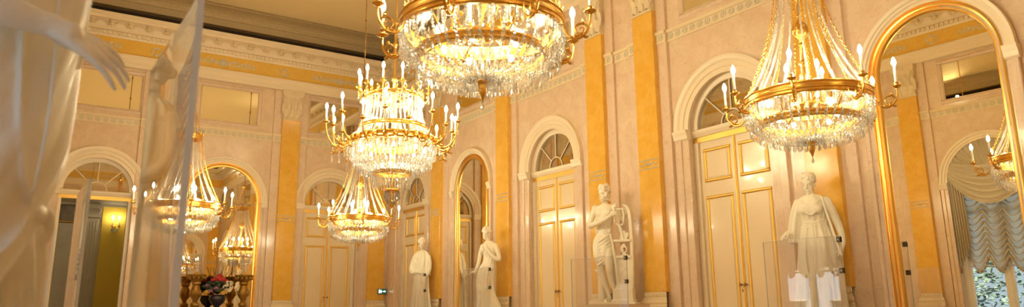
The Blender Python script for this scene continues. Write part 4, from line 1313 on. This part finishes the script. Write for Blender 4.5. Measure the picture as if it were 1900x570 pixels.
# ---- S1: Apollo-like youth with a tall lyre
def lyre_statue():
    root = wall_statue('right', 0.0, .50, .93, 'lyre_player_statue', 'white marble bare-chested youth leaning on a tall lyre, between two yellow pilasters', 30)
    S = Sculpt()
    S.box(-.42, .60, -.16, .24, 0, .035)
    # standing leg (viewer's left) and relaxed leg
    S.limb([(-.22, .0, 1.06, .115), (-.225, .04, .85, .105), (-.19, .06, .60, .076), (-.165, .055, .52, .066), (-.13, .03, .38, .062), (-.06, -.0, .16, .040), (-.045, -.01, .08, .038)], 14, 6)
    S.limb([(.0, .02, 1.04, .11), (.015, .10, .82, .098), (.03, .15, .60, .072), (.03, .14, .53, .064), (.055, .08, .36, .06), (.10, .0, .17, .040), (.115, -.01, .09, .036)], 14, 6)
    S.foot(-.045, -.01, .03, -.12, 1); S.foot(.115, -.01, .03, .45, .9)
    # tree stump behind
    S.limb([(-.24, -.08, .12, .09), (-.24, -.08, .45, .08), (-.235, -.07, .85, .07)], 12, 5)
    for i in range(9): S.ell((-.30 + .05 * math.sin(i * 2.1), -.05 + .02 * math.cos(i), .45 + .06 * i), (.035, .03, .035), 8, 6)
    # pelvis and torso, hip pushed to viewer's left
    S.loft([(.98, -.12, 0, .185, .13), (1.08, -.13, 0, .19, .135), (1.18, -.12, 0, .175, .12), (1.28, -.10, .0, .163, .112), (1.40, -.085, .005, .178, .122), (1.52, -.075, .005, .205, .135), (1.60, -.07, .0, .215, .128), (1.665, -.07, -.01, .20, .10), (1.71, -.07, -.02, .11, .075)], 60, 6)
    for sg in (-1, 1):
        S.ell((-.075 + sg * .085, .105, 1.545), (.088, .042, .065), 16, 10)            # pectorals
        S.ell((-.075 + sg * .225, -.0, 1.635), (.075, .075, .08), 14, 10)              # deltoid
        for i, z in enumerate((1.42, 1.355, 1.29)): S.ell((-.09 + sg * .038 - .006 * i, .108 - .004 * i, z), (.034, .02, .03), 10, 7)
        S.ell((-.10 + sg * .14, .045, 1.24), (.05, .06, .06), 12, 8)
    # arm folded across to the strings
    S.limb([(-.30, -.0, 1.63, .068), (-.37, .02, 1.50, .062), (-.395, .07, 1.37, .052), (-.36, .13, 1.335, .050), (-.20, .20, 1.36, .046), (.02, .235, 1.42, .036), (.12, .225, 1.475, .029)], 14, 6)
    S.hand((.12, .225, 1.475), (.8, -.1, .45), (.0, 1, .2), .19, .55, .10, -1)
    # other arm behind the lyre
    S.limb([(.15, -.02, 1.63, .066), (.25, -.03, 1.50, .056), (.33, .0, 1.42, .048), (.42, .07, 1.52, .036)], 12, 5)
    S.hand((.42, .07, 1.52), (.1, .2, .9), (.6, -.6, 0), .18, .7, .08, 1)
    # drapery slung round the hips
    S.loft([(.66, -.06, .03, .165, .13), (.80, -.10, .03, .235, .165), (.95, -.12, .02, .238, .175), (1.08, -.13, .01, .215, .158), (1.15, -.125, 0, .195, .135)], 110, 6, folds(9, .016, .4, .9, 9, .6, 1.15, .5, ((17, .35, 1, -7),)))
    for i in range(7):
        z = 1.13 - .062 * i
        S.roll([(-.345 + .012 * i, .03, z - .10 + .02 * i), (-.22, .150, z - .095), (-.10, .182, z - .05), (.03, .165, z + .02), (.13, .09, z + .06)], .014)
    for i in range(4): S.roll([(-.335 + .03 * i, .10, 1.0), (-.30 + .035 * i, .15 + .008 * i, .84), (-.25 + .05 * i, .155, .70), (-.19 + .05 * i, .15, .60 + .03 * i)], .016)
    # hanging end between the legs
    S.loft([(.10, .14, -.08, .13, .05), (.4, .12, -.06, .12, .055), (.8, .06, -.04, .13, .07)], 60, 6, folds(6, .02, 0, .9, 2, .1, .8, .6))
    S.neck((-.075, -.01, 1.68), (-.075, .015, 1.80), .062)
    S.head((-.08, .03, 1.905), -.50, .06, -.03, 1.17, 'long', 9)
    S.finish('figure', .0075, 2, root, .80, .92)
    # the lyre
    S = Sculpt()
    S.box(.06, .56, .02, .22, .03, .075); S.box(.10, .54, .04, .20, .07, .25)
    S.loft([(.25, .32, .12, .20, .075), (.3, .32, .12, .17, .065), (.34, .32, .12, .155, .06)], 24, 3)
    def post(pts, w):
        C = crom(pts, 6)
        S.rings([[(c[0] + a * w, c[1] + b * .045, c[2]) for a, b in ((-1, -1), (1, -1), (1, 1), (-1, 1))] for c in C])
    post([(.22, .14, .25), (.19, .15, .6), (.145, .16, .95), (.10, .165, 1.17)], .022)                   # left edge of the sound box
    post([(.50, .11, .22), (.53, .11, .7), (.535, .11, 1.15), (.515, .11, 1.5), (.46, .11, 1.62), (.40, .115, 1.66)], .036)   # tall curved horn
    S.box(.20, .51, .075, .12, .25, .80)                                                                # sound box panel
    S.box(.13, .53, .09, .18, 1.03, 1.075); S.box(.18, .53, .09, .17, .76, .80)
    # scroll work of the arm
    sc = [(.37 + (.085 - .0035 * i) * math.cos(.55 * i + 1.2), .135, .91 + (.085 - .0035 * i) * math.sin(.55 * i + 1.2)) for i in range(18)]
    S.tube(sc, .018, 6)
    S.tube([(.45, .135, .80), (.36, .135, .83), (.27, .135, .78)], .02, 6)
    # carved figures on the box
    for i, (x, z) in enumerate(((.31, .42), (.36, .48), (.30, .55), (.37, .60), (.33, .67), (.40, .40), (.29, .35))): S.ell((x, .12, z), (.04, .018, .05), 8, 6)
    # small upper lyre head with strings
    post([(.20, .15, 1.36), (.185, .15, 1.52), (.20, .15, 1.64)], .016); post([(.385, .13, 1.34), (.40, .13, 1.5), (.37, .13, 1.60)], .016)
    S.box(.19, .40, .12, .16, 1.58, 1.605); S.tube([(.20, .15, 1.36), (.29, .145, 1.30), (.385, .13, 1.34)], .018, 6)
    for i in range(5): S.tube([(.235 + .032 * i, .145, 1.34), (.235 + .032 * i, .145, 1.59)], .0065, 5)
    S.tube([(.29, .14, 1.32), (.33, .13, 1.2), (.36, .12, 1.07)], .04, 7)
    for i in range(5): S.ell((.31 + .035 * i, .12, 1.12 + .03 * (i % 3)), (.035, .025, .05), 8, 6)
    S.finish('lyre', .0075, 1, root, .80, .92)
    pedestal(wpt('right', -.06, .50), R90, .93, 'marble pedestal carrying the lyre player', 1.0, .66)
lyre_statue()

# ---- S3: half-turned muse stepping to viewer's left, before the slim mirror
def turned_muse():
    root = wall_statue('right', 3.98, .455, .70, 'muse_statue', 'white marble muse turned sideways with one arm stretched out, by the slim mirror', 22)
    S = Sculpt()
    S.lathe([(0, 0), (.285, 0), (.285, .05), (.27, .07), (0, .07)], 40)
    S.loft([(.06, .02, .0, .33, .24), (.18, .0, .0, .28, .22), (.45, -.07, .02, .215, .185), (.75, -.09, .03, .205, .175), (.98, -.06, .02, .20, .165), (1.15, .0, 0, .165, .135), (1.22, .01, 0, .155, .125)], 150, 8,
           folds(12, .028, .9, .8, 2.6, .05, 1.1, .15, ((21, .35, 1, -1.7), (5, .5, .2, 2.2))))
    # train of cloth sweeping back to the viewer's right
    for i in range(6): S.roll([(.10 - .01 * i, .12 - .03 * i, .85), (.05 + .02 * i, .17 - .03 * i, .50), (.12 + .035 * i, .19 - .04 * i, .22), (.20 + .022 * i, .16 - .05 * i, .07)], .024)
    for i in range(5): S.roll([(-.17 + .05 * i, .14, 1.00), (-.16 + .05 * i, .19, .68), (-.19 + .055 * i, .20, .35), (-.23 + .06 * i, .21, .07)], .018)
    S.loft([(1.15, .01, 0, .16, .125), (1.26, .015, .0, .155, .122), (1.38, .01, .01, .175, .135), (1.47, .0, .0, .185, .125), (1.54, -.0, -.01, .165, .10), (1.60, -.02, -.01, .09, .07)], 90, 6, folds(13, .006, .3, .9, 8, 1.1, 1.6, .6))
    for sg in (-1, 1): S.ell((-.04 + sg * .075, .105, 1.41), (.07, .06, .068), 14, 9)
    for i in range(4): S.roll([(-.17, .04, 1.14 - .04 * i), (-.09, .14, 1.08 - .045 * i), (.03, .155, 1.05 - .04 * i), (.17, .05, 1.12 - .03 * i)], .018)
    # arm stretched to viewer's left at hip height with a cloth end
    S.limb([(-.17, .02, 1.49, .06), (-.22, .05, 1.33, .052), (-.25, .06, 1.18, .046), (-.30, .08, 1.03, .038), (-.35, .09, .955, .029)], 12, 5)
    S.hand((-.35, .09, .955), (-.9, -.05, -.1), (0, .1, 1), .18, .45, .12, 1)
    # arm bent up to the breast
    S.limb([(.175, -.0, 1.49, .064), (.27, .03, 1.34, .057), (.315, .06, 1.20, .05), (.25, .14, 1.22, .046), (.14, .185, 1.33, .037), (.07, .19, 1.42, .029)], 12, 6)
    S.hand((.07, .19, 1.42), (-.45, .1, .75), (.3, 1, .2), .17, .8, .07, -1)
    S.foot(-.13, .02, .06, -.4, .9)
    S.neck((-.02, -.01, 1.56), (-.05, .01, 1.69), .05)
    S.head((-.065, .02, 1.785), .22, .10, .06, 1.10, 'curls', 12)
    S.finish('figure', .0085, 2, root, .94, .82)
    pedestal(wpt('right', 3.98, .455), R90, .70, 'marble pedestal carrying the sideways muse', .60, .46)
turned_muse()

# ---- S4: robed figure near the corner
def robed_figure(w, u, d, label, plabel, turn=0):
    root = wall_statue(w, u, d, .70, 'muse_statue', label, turn)
    S = Sculpt()
    S.lathe([(0, 0), (.285, 0), (.285, .05), (.27, .07), (0, .07)], 40)
    S.loft([(.06, .02, 0, .30, .22), (.3, .02, .01, .26, .20), (.7, .0, .01, .225, .175), (1.0, -.01, .0, .215, .16), (1.2, 0, 0, .175, .135)], 140, 8, folds(12, .030, .2, .8, 1.2, .05, 1.1, .25, ((21, .35, 1, -1.7), (5, .4, .2, 2.2))))
    for i in range(6): S.roll([(-.08 + .05 * i, .15, 1.0), (-.07 + .05 * i, .185, .65), (-.10 + .06 * i, .20, .3), (-.12 + .065 * i, .22, .07)], .018)
    # shawl over shoulders and upper arms
    S.loft([(.98, .0, .01, .245, .17), (1.10, -.0, .01, .265, .175), (1.28, -.0, .01, .27, .165), (1.42, 0, .0, .255, .15), (1.53, 0, -.01, .20, .115), (1.61, 0, -.02, .09, .07)], 130, 7, folds(11, .022, .5, .8, 6, .95, 1.6, .6, ((19, .4, 1, -4),)))
    for i in range(5): S.roll([(-.22, .06, 1.42 - .07 * i), (-.10, .165, 1.30 - .06 * i), (.03, .185, 1.20 - .04 * i), (.18, .12, 1.12 - .02 * i)], .020)
    S.limb([(-.22, .0, 1.44, .062), (-.285, .03, 1.26, .06), (-.29, .08, 1.12, .052), (-.20, .17, 1.05, .042), (-.09, .20, 1.07, .03)], 12, 5)
    S.hand((-.09, .20, 1.07), (.8, .15, .1), (0, 1, .3), .17, 1., .06, -1)
    S.limb([(.22, .0, 1.44, .064), (.275, .03, 1.24, .06), (.27, .09, 1.06, .05), (.19, .17, .93, .036), (.16, .19, .87, .028)], 12, 5)
    S.hand((.16, .19, .87), (-.1, .1, -.9), (.4, .9, 0), .17, .6, .06, 1)
    S.loft([(.45, .16, .17, .035, .03), (.7, .16, .18, .055, .045), (.95, .17, .15, .06, .05)], 40, 5, folds(5, .014, 0, .9, 4, .4, .9, .5))
    S.foot(-.08, .04, .06, -.1, 1); S.foot(.11, .03, .06, .2, 1)
    S.neck((0, -.02, 1.57), (0, .005, 1.70), .05)
    S.head((0, .012, 1.79), .38, .05, 0, 1.08, 'curls', 21)
    S.finish('figure', .0085, 2, root, .90, .86)
    pedestal(wpt(w, u, d), WALLS[w][1], .70, plabel, .60, .46)
robed_figure('right', 7.16, .455, 'white marble robed muse with shawl, standing before the corner door', 'marble pedestal carrying the shawled muse by the corner door', 35)
robed_figure('left', 4.40, .62, 'white marble robed statue seen behind the foreground drapery', 'marble pedestal carrying the farther statue by the windows', -30)
# ------------------------------------------------------------------ clear acrylic guards in front of the statues
ACRE = clear_sheet('acrylic_cut_edge', .92, (.95, .96, .97))
def acrylic_panel(w, u0, u1, d, h, label, clips=True, z0=0.02, end=1):
    o, th, a, b = WALLS[w]
    root = thing('acrylic_panel', label, 'clear panel', wpt(w, (u0 + u1) / 2, d), th, 'clear acrylic guards in front of the statues')
    hw = (u1 - u0) / 2; t = .017
    m = MB(); m.box(-hw + .004, hw - .004, -t / 2, t / 2, z0, h - .004); m.build('sheet', ACRYL, root, smooth=0)
    for sg in (-1, 1):
        a0, a1 = sorted((sg * (hw - .004), sg * hw))
        m = MB(); m.box(a0, a1, -t / 2, t / 2, z0, h); m.build('cut_edge', ACRE, root, smooth=0)
    m = MB(); m.box(-hw + .004, hw - .004, -t / 2, t / 2, h - .004, h); m.build('cut_edge', ACRE, root, smooth=0)
    if clips:
        for zz in ((h - .05), (h - .42)):
            x0 = -hw * end
            c = MB().bbox(min(x0, x0 + .05 * end), max(x0, x0 + .05 * end), -.022, .022, zz - .032, zz + .032, .004)
            c.build('clip', CLIP, root, smooth=20)
            cs = MB(); cs.lathe([(0, 0), (.009, 0), (.009, .004), (0, .004)], 10)
            k = MB(); k.v = [(p[0] + x0 + .025 * end, .0225 + p[2], zz + p[1]) for p in cs.v]; k.f = [f[::-1] for f in cs.f]
            k.build('clip_screw', simple('steel', (.5, .5, .5), .3, 1.0) if 'STEEL' not in globals() else STEEL, root)
    MB().box(-hw, hw, -.03, .03, 0, z0).build('floor_rail', CLIP, root, smooth=20)
    return root
STEEL = simple('steel', (.5, .5, .5), .3, 1.0)
acrylic_panel('right', -4.51, -3.38, .775, 1.715, 'clear acrylic guard with two dark clips in front of the flute muse')
acrylic_panel('right', -.88, .54, .93, 1.70, 'clear acrylic guard with dark clips in front of the lyre player')
acrylic_panel('right', 3.43, 4.55, .775, 1.715, 'clear acrylic guard with dark clips in front of the sideways muse')
acrylic_panel('right', 6.33, 7.53, .775, 1.715, 'clear acrylic guard with dark clips in front of the shawled muse')
acrylic_panel('left', 7.22, 7.94, 1.01, 1.68, 'tall clear acrylic panel with glinting edges beside the foreground statue', False)
acrylic_panel('left', 3.97, 4.83, 1.04, 1.68, 'clear acrylic panel behind the tall one, left of the open doorway', False)
acrylic_panel('left', .50, 1.30, 1.04, 1.68, 'farthest clear acrylic panel seen at the foot of the doorway', False)

# ------------------------------------------------------------------ foreground statue: draped hip and hanging hand
def draped_statue():
    # world-aligned: local x = world x, local y towards the camera (-world y), z up from the pedestal top
    root = thing('draped_statue', 'white marble draped statue close to the camera with a lowered hand', 'statue', (-9.17, -7.55, .70), PI)
    S = Sculpt()
    S.box(-.30, .24, -.24, .24, 0, .05)
    def fd(a, t, z):
        # shallow slanting gathers drawn towards the knee
        q = a + 1.5 * (z - .45)
        v = .016 * abs(math.sin(3.5 * q + .4)) ** .9 + .006 * abs(math.sin(8 * q + 2.2 + 2 * z)) - .010
        return v * (.6 + .6 * min(1, max(0, z - .1)))
    def edge(z): return float(np.interp(z, [.05, .24, .34, .42, .52, .63, .79, .99, 1.2], [.0, .03, .08, .110, .136, .155, .158, .165, .15]))
    S.loft([(z, edge(z) - .20, .01 + .05 * math.sin(min(1, z / .9) * PI), .19, .185 if z < .8 else .165) for z in (.05, .14, .24, .34, .42, .52, .63, .79, .95, 1.08, 1.2)], 170, 8, fd)
    K = (.095, .10, .445)
    for i in range(4):
        x0 = -.13 + .07 * i
        S.roll([(x0, .170, 1.06), (x0 + .01, .205, .86), (x0 * .8 + .03, .224, .66), (x0 * .4 + .055, .215, .53), (K[0] - .012, K[1] + .07, K[2] + .02)], .0065)
    for i in range(4): S.roll([(-.20 + .035 * i, .165, .22 + .02 * i), (-.10 + .035 * i, .205, .26 + .02 * i), (.0 + .02 * i, .20, .34 + .012 * i), (K[0] - .015, K[1] + .06, K[2] - .005)], .007)
    S.ell(K, (.026, .05, .026), 12, 9)
    S.roll([(K[0] - .01, K[1], K[2] + .01), (K[0] + .025, K[1] - .01, K[2] + .01), (K[0] + .034, K[1] - .02, K[2] - .03), (K[0] + .025, K[1] - .02, K[2] - .075)], .014)
    # falling end of the mantle behind
    S.loft([(.06, .0, -.10, .10, .07), (.2, .015, -.09, .105, .07), (.34, .03, -.07, .095, .065), (.45, .05, -.05, .06, .055)], 70, 7, folds(6, .02, .4, .9, 3, 0, .5, .7))
    for i in range(5): S.roll([(.07 + .006 * i, -.02, .43), (.05 + .022 * i - .03, -.01, .30), (.0 + .03 * i, -.01, .19 + .012 * i)], .010)
    # torso above, upright cloth held by the arm
    S.loft([(1.15, -.03, 0, .17, .13), (1.3, -.03, 0, .165, .125), (1.45, -.03, .01, .19, .135), (1.56, -.03, 0, .20, .12), (1.63, -.03, -.01, .15, .085), (1.67, -.03, -.02, .08, .06)], 100, 6, folds(11, .010, .2, .9, 5, 1.1, 1.6, .7))
    for i in range(2): S.roll([(.13 + .02 * i, .03 - .01 * i, 1.36), (.135 + .018 * i, .05, 1.15), (.140 + .016 * i, .055, .98), (.142 + .012 * i, .06, .84)], .008)
    # arm and hand
    S.limb([(-.20, .06, 1.52, .06), (-.225, .14, 1.24, .055), (-.19, .235, .99, .050), (-.06, .27, .915, .043), (.045, .262, .887, .032), (.078, .262, .880, .030)], 14, 7)
    S.hand((.078, .262, .880), (.88, .02, -.40), (.20, .72, .62), .215, .42, .17, -1, .011)
    # other arm, neck and head (above the frame)
    S.limb([(.16, -.02, 1.54, .06), (.25, -.05, 1.34, .055), (.26, .02, 1.15, .048), (.20, .10, 1.12, .04)], 12, 5)
    S.neck((-.03, -.02, 1.62), (-.03, .0, 1.74), .05)
    S.head((-.03, .01, 1.83), .2, .2, 0, 1.05, 'wreath', 31)
    # viewer x equals world x, so undo the mirror of finish()
    S.finish('figure', .0055, 3, root)
    pedestal((-9.17, -7.55, 0), 0, .70, 'marble pedestal under the foreground draped statue', .60, .56)
draped_statue()

# ------------------------------------------------------------------ exit sign
r = thing('exit_sign', 'small lit green emergency exit sign in the room corner', 'sign', (-.165, YE - .215, 1.36), PI)
MB().bbox(-.135, .135, -.06, .0, -.075, .075, .008).build('housing', simple('sign_housing', (.25, .26, .25), .5), r)
MB().box(-.125, .125, .0, .004, -.066, .066).build('sign_face', emit('sign_green', (.01, .055, .03), .35), r, smooth=0)
SW = emit('sign_white', (.8, .9, .8), .75)
m = MB()       # running figure and door, then arrow
def flat(pts): m.slab([(-x, z) for x, z in pts][::-1], .004, .0055)
flat([(-.108, -.045), (-.072, -.045), (-.072, .048), (-.108, .048)])
m.build('pictogram_door', SW, r, smooth=0)
m = MB(); m.ell((.038, .005, .034), (.010, .002, .010), 12, 6)
flat([(-.058, .012), (-.030, .024), (-.022, .006), (-.012, -.004), (-.016, -.010), (-.032, .000), (-.036, -.016), (-.020, -.026), (-.024, -.050), (-.033, -.050), (-.032, -.030), (-.050, -.022), (-.062, -.040), (-.068, -.034), (-.052, -.008), (-.046, .010), (-.058, .004)])
m.build('pictogram_runner', SW, r, smooth=0)
m = MB(); flat([(.008, -.010), (.060, -.010), (.060, -.030), (.108, .0), (.060, .030), (.060, .010), (.008, .010)])
m.build('pictogram_arrow', SW, r, smooth=0)

# ------------------------------------------------------------------ console, torcheres and flowers before the end-wall mirror
def torchere(x, label, glabel):
    r = thing('torchere_stand', label, 'stand', (x, 9.72, 0))
    MB().lathe([(0, 0), (.24, 0), (.26, .04), (.22, .07), (.16, .10), (.10, .16), (.08, .22), (0, .22)], 24).build('foot', OLDGOLD, r, smooth=40)
    m = MB().lathe([(0, .2), (.07, .2), (.10, .26), (.06, .34), (.075, .42), (.11, .55), (.125, .72), (.10, .86), (.055, .95), (.09, .99), (.095, 1.04), (.05, 1.09), (.06, 1.14), (.115, 1.22), (.13, 1.32), (.10, 1.42), (.075, 1.48), (.11, 1.52), (.10, 1.57), (0, 1.57)], 20)
    for z, q, n, s in ((.70, .115, 8, .05), (1.30, .12, 8, .045), (1.02, .085, 8, .03), (.30, .09, 6, .035)):
        for k in range(n):
            a = 2 * PI * k / n; m.ell((q * math.cos(a), q * math.sin(a), z), (s * .7, s * .7, s * 1.5), 7, 5)
    m.build('carved_stem', OLDGOLD, r, smooth=50)
    m = MB().lathe([(0, 1.55), (.10, 1.56), (.14, 1.62), (.19, 1.68), (.22, 1.70), (.225, 1.73), (.21, 1.745), (0, 1.745)], 28)
    for k in range(12):
        a = 2 * PI * k / 12; m.ell((.20 * math.cos(a), .20 * math.sin(a), 1.665), (.035, .035, .05), 7, 5)
    m.build('carved_top', OLDGOLD, r, smooth=50)
    g = thing('glass_lantern', glabel, 'lantern', (x, 9.72, 1.745), 0)
    MB().lathe([(0, 0), (.09, 0), (.09, .015), (.03, .03), (.02, .06), (0, .06)], 18).build('lantern_foot', GOLD, g, smooth=40)
    MB().lathe([(.085, .03), (.09, .03), (.105, .12), (.105, .40), (.115, .47), (.111, .47), (.10, .40), (.10, .12)], 24).build('glass_shade', CLEARG, g, smooth=60)
    m = MB()
    for k in range(16):
        a = 2 * PI * k / 16; spear(m, (.118 * math.cos(a), .118 * math.sin(a), .44), .16, .010)
    tag(m.build('crystal_fringe', CRYSTAL, g, smooth=0), kind='stuff')
    MB().lathe([(0, .05), (.016, .05), (.016, .26), (0, .27)], 10).build('candle_tube', CANDLE, g)
CLEARG = clear_sheet('thin_clear_glass', .04)
torchere(-5.22, 'carved gilt torchere stand left of the flowers', 'clear glass lantern with prisms on the left torchere')
torchere(-4.10, 'carved gilt torchere stand right of the flowers', 'clear glass lantern with prisms on the right torchere')
r = thing('console_table', 'gilt console table with marble top below the arched mirror', 'table', (-4.68, 9.85, 0))
MB().box(-.27, .27, -.24, .24, .86, .90).build('table_top', PINKD, r, smooth=20)
MB().box(-.24, .24, -.20, .20, .76, .86).build('apron', OLDGOLD, r, smooth=20)
for sx in (-1, 1):
    for sy in (-1, 1):
        MB().tube([(sx * .20, sy * .16, .78), (sx * .23, sy * .18, .55), (sx * .19, sy * .15, .25), (sx * .22, sy * .18, .0)], [.04, .035, .022, .03], 10).build('leg', OLDGOLD, r)
r = thing('flower_vase', 'dark blue footed vase under the flower bouquet', 'vase', (-4.68, 9.85, .90))
NAVY = simple('navy_porcelain', (.012, .012, .035), .2)
MB().lathe([(0, 0), (.09, 0), (.10, .02), (.05, .05), (.06, .08), (.15, .16), (.20, .25), (.19, .32), (.17, .35), (.18, .36), (.17, .36), (.15, .3), (0, .3)], 26).build('vase_body', NAVY, r, smooth=50)
rb = thing('flower_bouquet', 'large bouquet of red, cream and yellow flowers in the dark vase', 'flowers', (-4.68, 9.85, 1.30))
rnd = random.Random(11)
rb.scale = (1.08, 1.08, 1.1)
def blossom(kind, p, s, mat):
    m = MB()
    if kind == 'rose':
        for q in range(3):
            for k in range(5 + q):
                a = 2 * PI * k / (5 + q) + q; e = .35 * q
                m.ell((p[0] + s * (.25 + .28 * q) * math.cos(a), p[1] + s * (.25 + .28 * q) * math.sin(a), p[2] - s * .18 * q), (s * .38, s * .38, s * .42), 7, 5)
    else:
        for k in range(9):
            a = 2 * PI * k / 9
            m.ell((p[0] + s * .6 * math.cos(a), p[1] - s * .2, p[2] + s * .6 * math.sin(a)), (s * .36, s * .14, s * .36), 7, 4)
        m.ell((p[0], p[1] - s * .3, p[2]), (s * .3, s * .2, s * .3), 7, 5)
    return m.build('flower', mat, rb)
RED = simple('red_petals', (.55, .04, .04), .6); CRM = simple('cream_petals', (.72, .58, .42), .6); YLW = simple('yellow_petals', (.70, .42, .05), .6); MAU = simple('mauve_petals', (.30, .12, .22), .6)
for p, s, mt in (((-.02, -.08, .34), .085, RED), ((.06, -.10, .32), .08, RED), ((-.10, -.05, .31), .07, RED), ((.02, -.02, .40), .07, RED), ((.13, -.06, .28), .075, RED),
                 ((.17, -.12, .20), .08, CRM), ((.24, -.06, .14), .085, CRM), ((.13, -.15, .13), .075, CRM), ((.21, -.12, .08), .07, CRM), ((.27, -.02, .22), .06, CRM),
                 ((.09, -.20, .03), .07, YLW), ((-.26, -.12, .04), .065, YLW), ((-.20, -.16, .06), .06, MAU), ((-.08, -.18, .12), .06, MAU), ((-.24, -.04, .18), .055, MAU)):
    blossom('rose' if mt in (RED, YLW, MAU) else 'daisy', p, s, mt)
m = MB()
for i in range(150):
    a = rnd.uniform(0, 2 * PI); q = rnd.uniform(.05, .30); z = rnd.uniform(.02, .32) * (1 - .3 * q / .3)
    m.ell((q * math.cos(a), .8 * q * math.sin(a), z), (.045, .012, .03), 6, 4, Matrix.Rotation(rnd.uniform(0, 6), 3, 'Z') @ Matrix.Rotation(rnd.uniform(-1, 1), 3, 'X'))
for i in range(9):
    a = rnd.uniform(0, 2 * PI); m.tube([(0, 0, 0), (.15 * math.cos(a), .1 * math.sin(a), .3), (.30 * math.cos(a), .15 * math.sin(a), .5 + .1 * math.sin(i))], .005, 5)
tag(m.build('greenery', simple('dark_foliage', (.04, .06, .035), .6), rb), kind='stuff')
# ------------------------------------------------------------------ camera, world, render
F = Vector((0.54480641, 0.8089756, 0.22078147)); Rr = Vector((0.83062692, -0.55674517, -0.00968201)); U = Vector((-0.11508651, -0.18866186, 0.97527524))
cd = bpy.data.cameras.new('camera'); cam = bpy.data.objects.new('camera', cd); COL.objects.link(cam)
M = Matrix(((Rr.x, U.x, -F.x), (Rr.y, U.y, -F.y), (Rr.z, U.z, -F.z)))
cam.matrix_world = Matrix.Translation((-9.12258706, -9.8207582, 0.91485567)) @ M.to_4x4()
cd.sensor_fit = 'HORIZONTAL'; cd.sensor_width = 36; cd.lens = 1384.5 / 1900 * 36
cd.shift_y = -(285 - 255.2) / 1900
cd.clip_start = .05; cd.clip_end = 200
cd.dof.use_dof = True; cd.dof.focus_distance = 9.5; cd.dof.aperture_fstop = 2.8
scene.camera = cam

wd = bpy.data.worlds.new('sky'); scene.world = wd; wd.use_nodes = True
nt = wd.node_tree; bg = nt.nodes['Background']
bg.inputs['Color'].default_value = (.55, .76, 1.0, 1); bg.inputs['Strength'].default_value = .24

scene.view_settings.view_transform = 'Standard'; scene.view_settings.look = 'None'
scene.view_settings.gamma = 1; scene.view_settings.use_curve_mapping = False
scene.view_settings.exposure = EXPO
cy = scene.cycles
cy.max_bounces = 12; cy.diffuse_bounces = 4; cy.glossy_bounces = 6; cy.transmission_bounces = 8; cy.transparent_max_bounces = 24
cy.sample_clamp_indirect = 6; cy.sample_clamp_direct = 0; cy.caustics_reflective = False; cy.caustics_refractive = False
cy.use_denoising = True
cy.use_adaptive_sampling = True; cy.adaptive_threshold = .02
cy.blur_glossy = .5
try: cy.use_light_tree = True
except Exception: pass
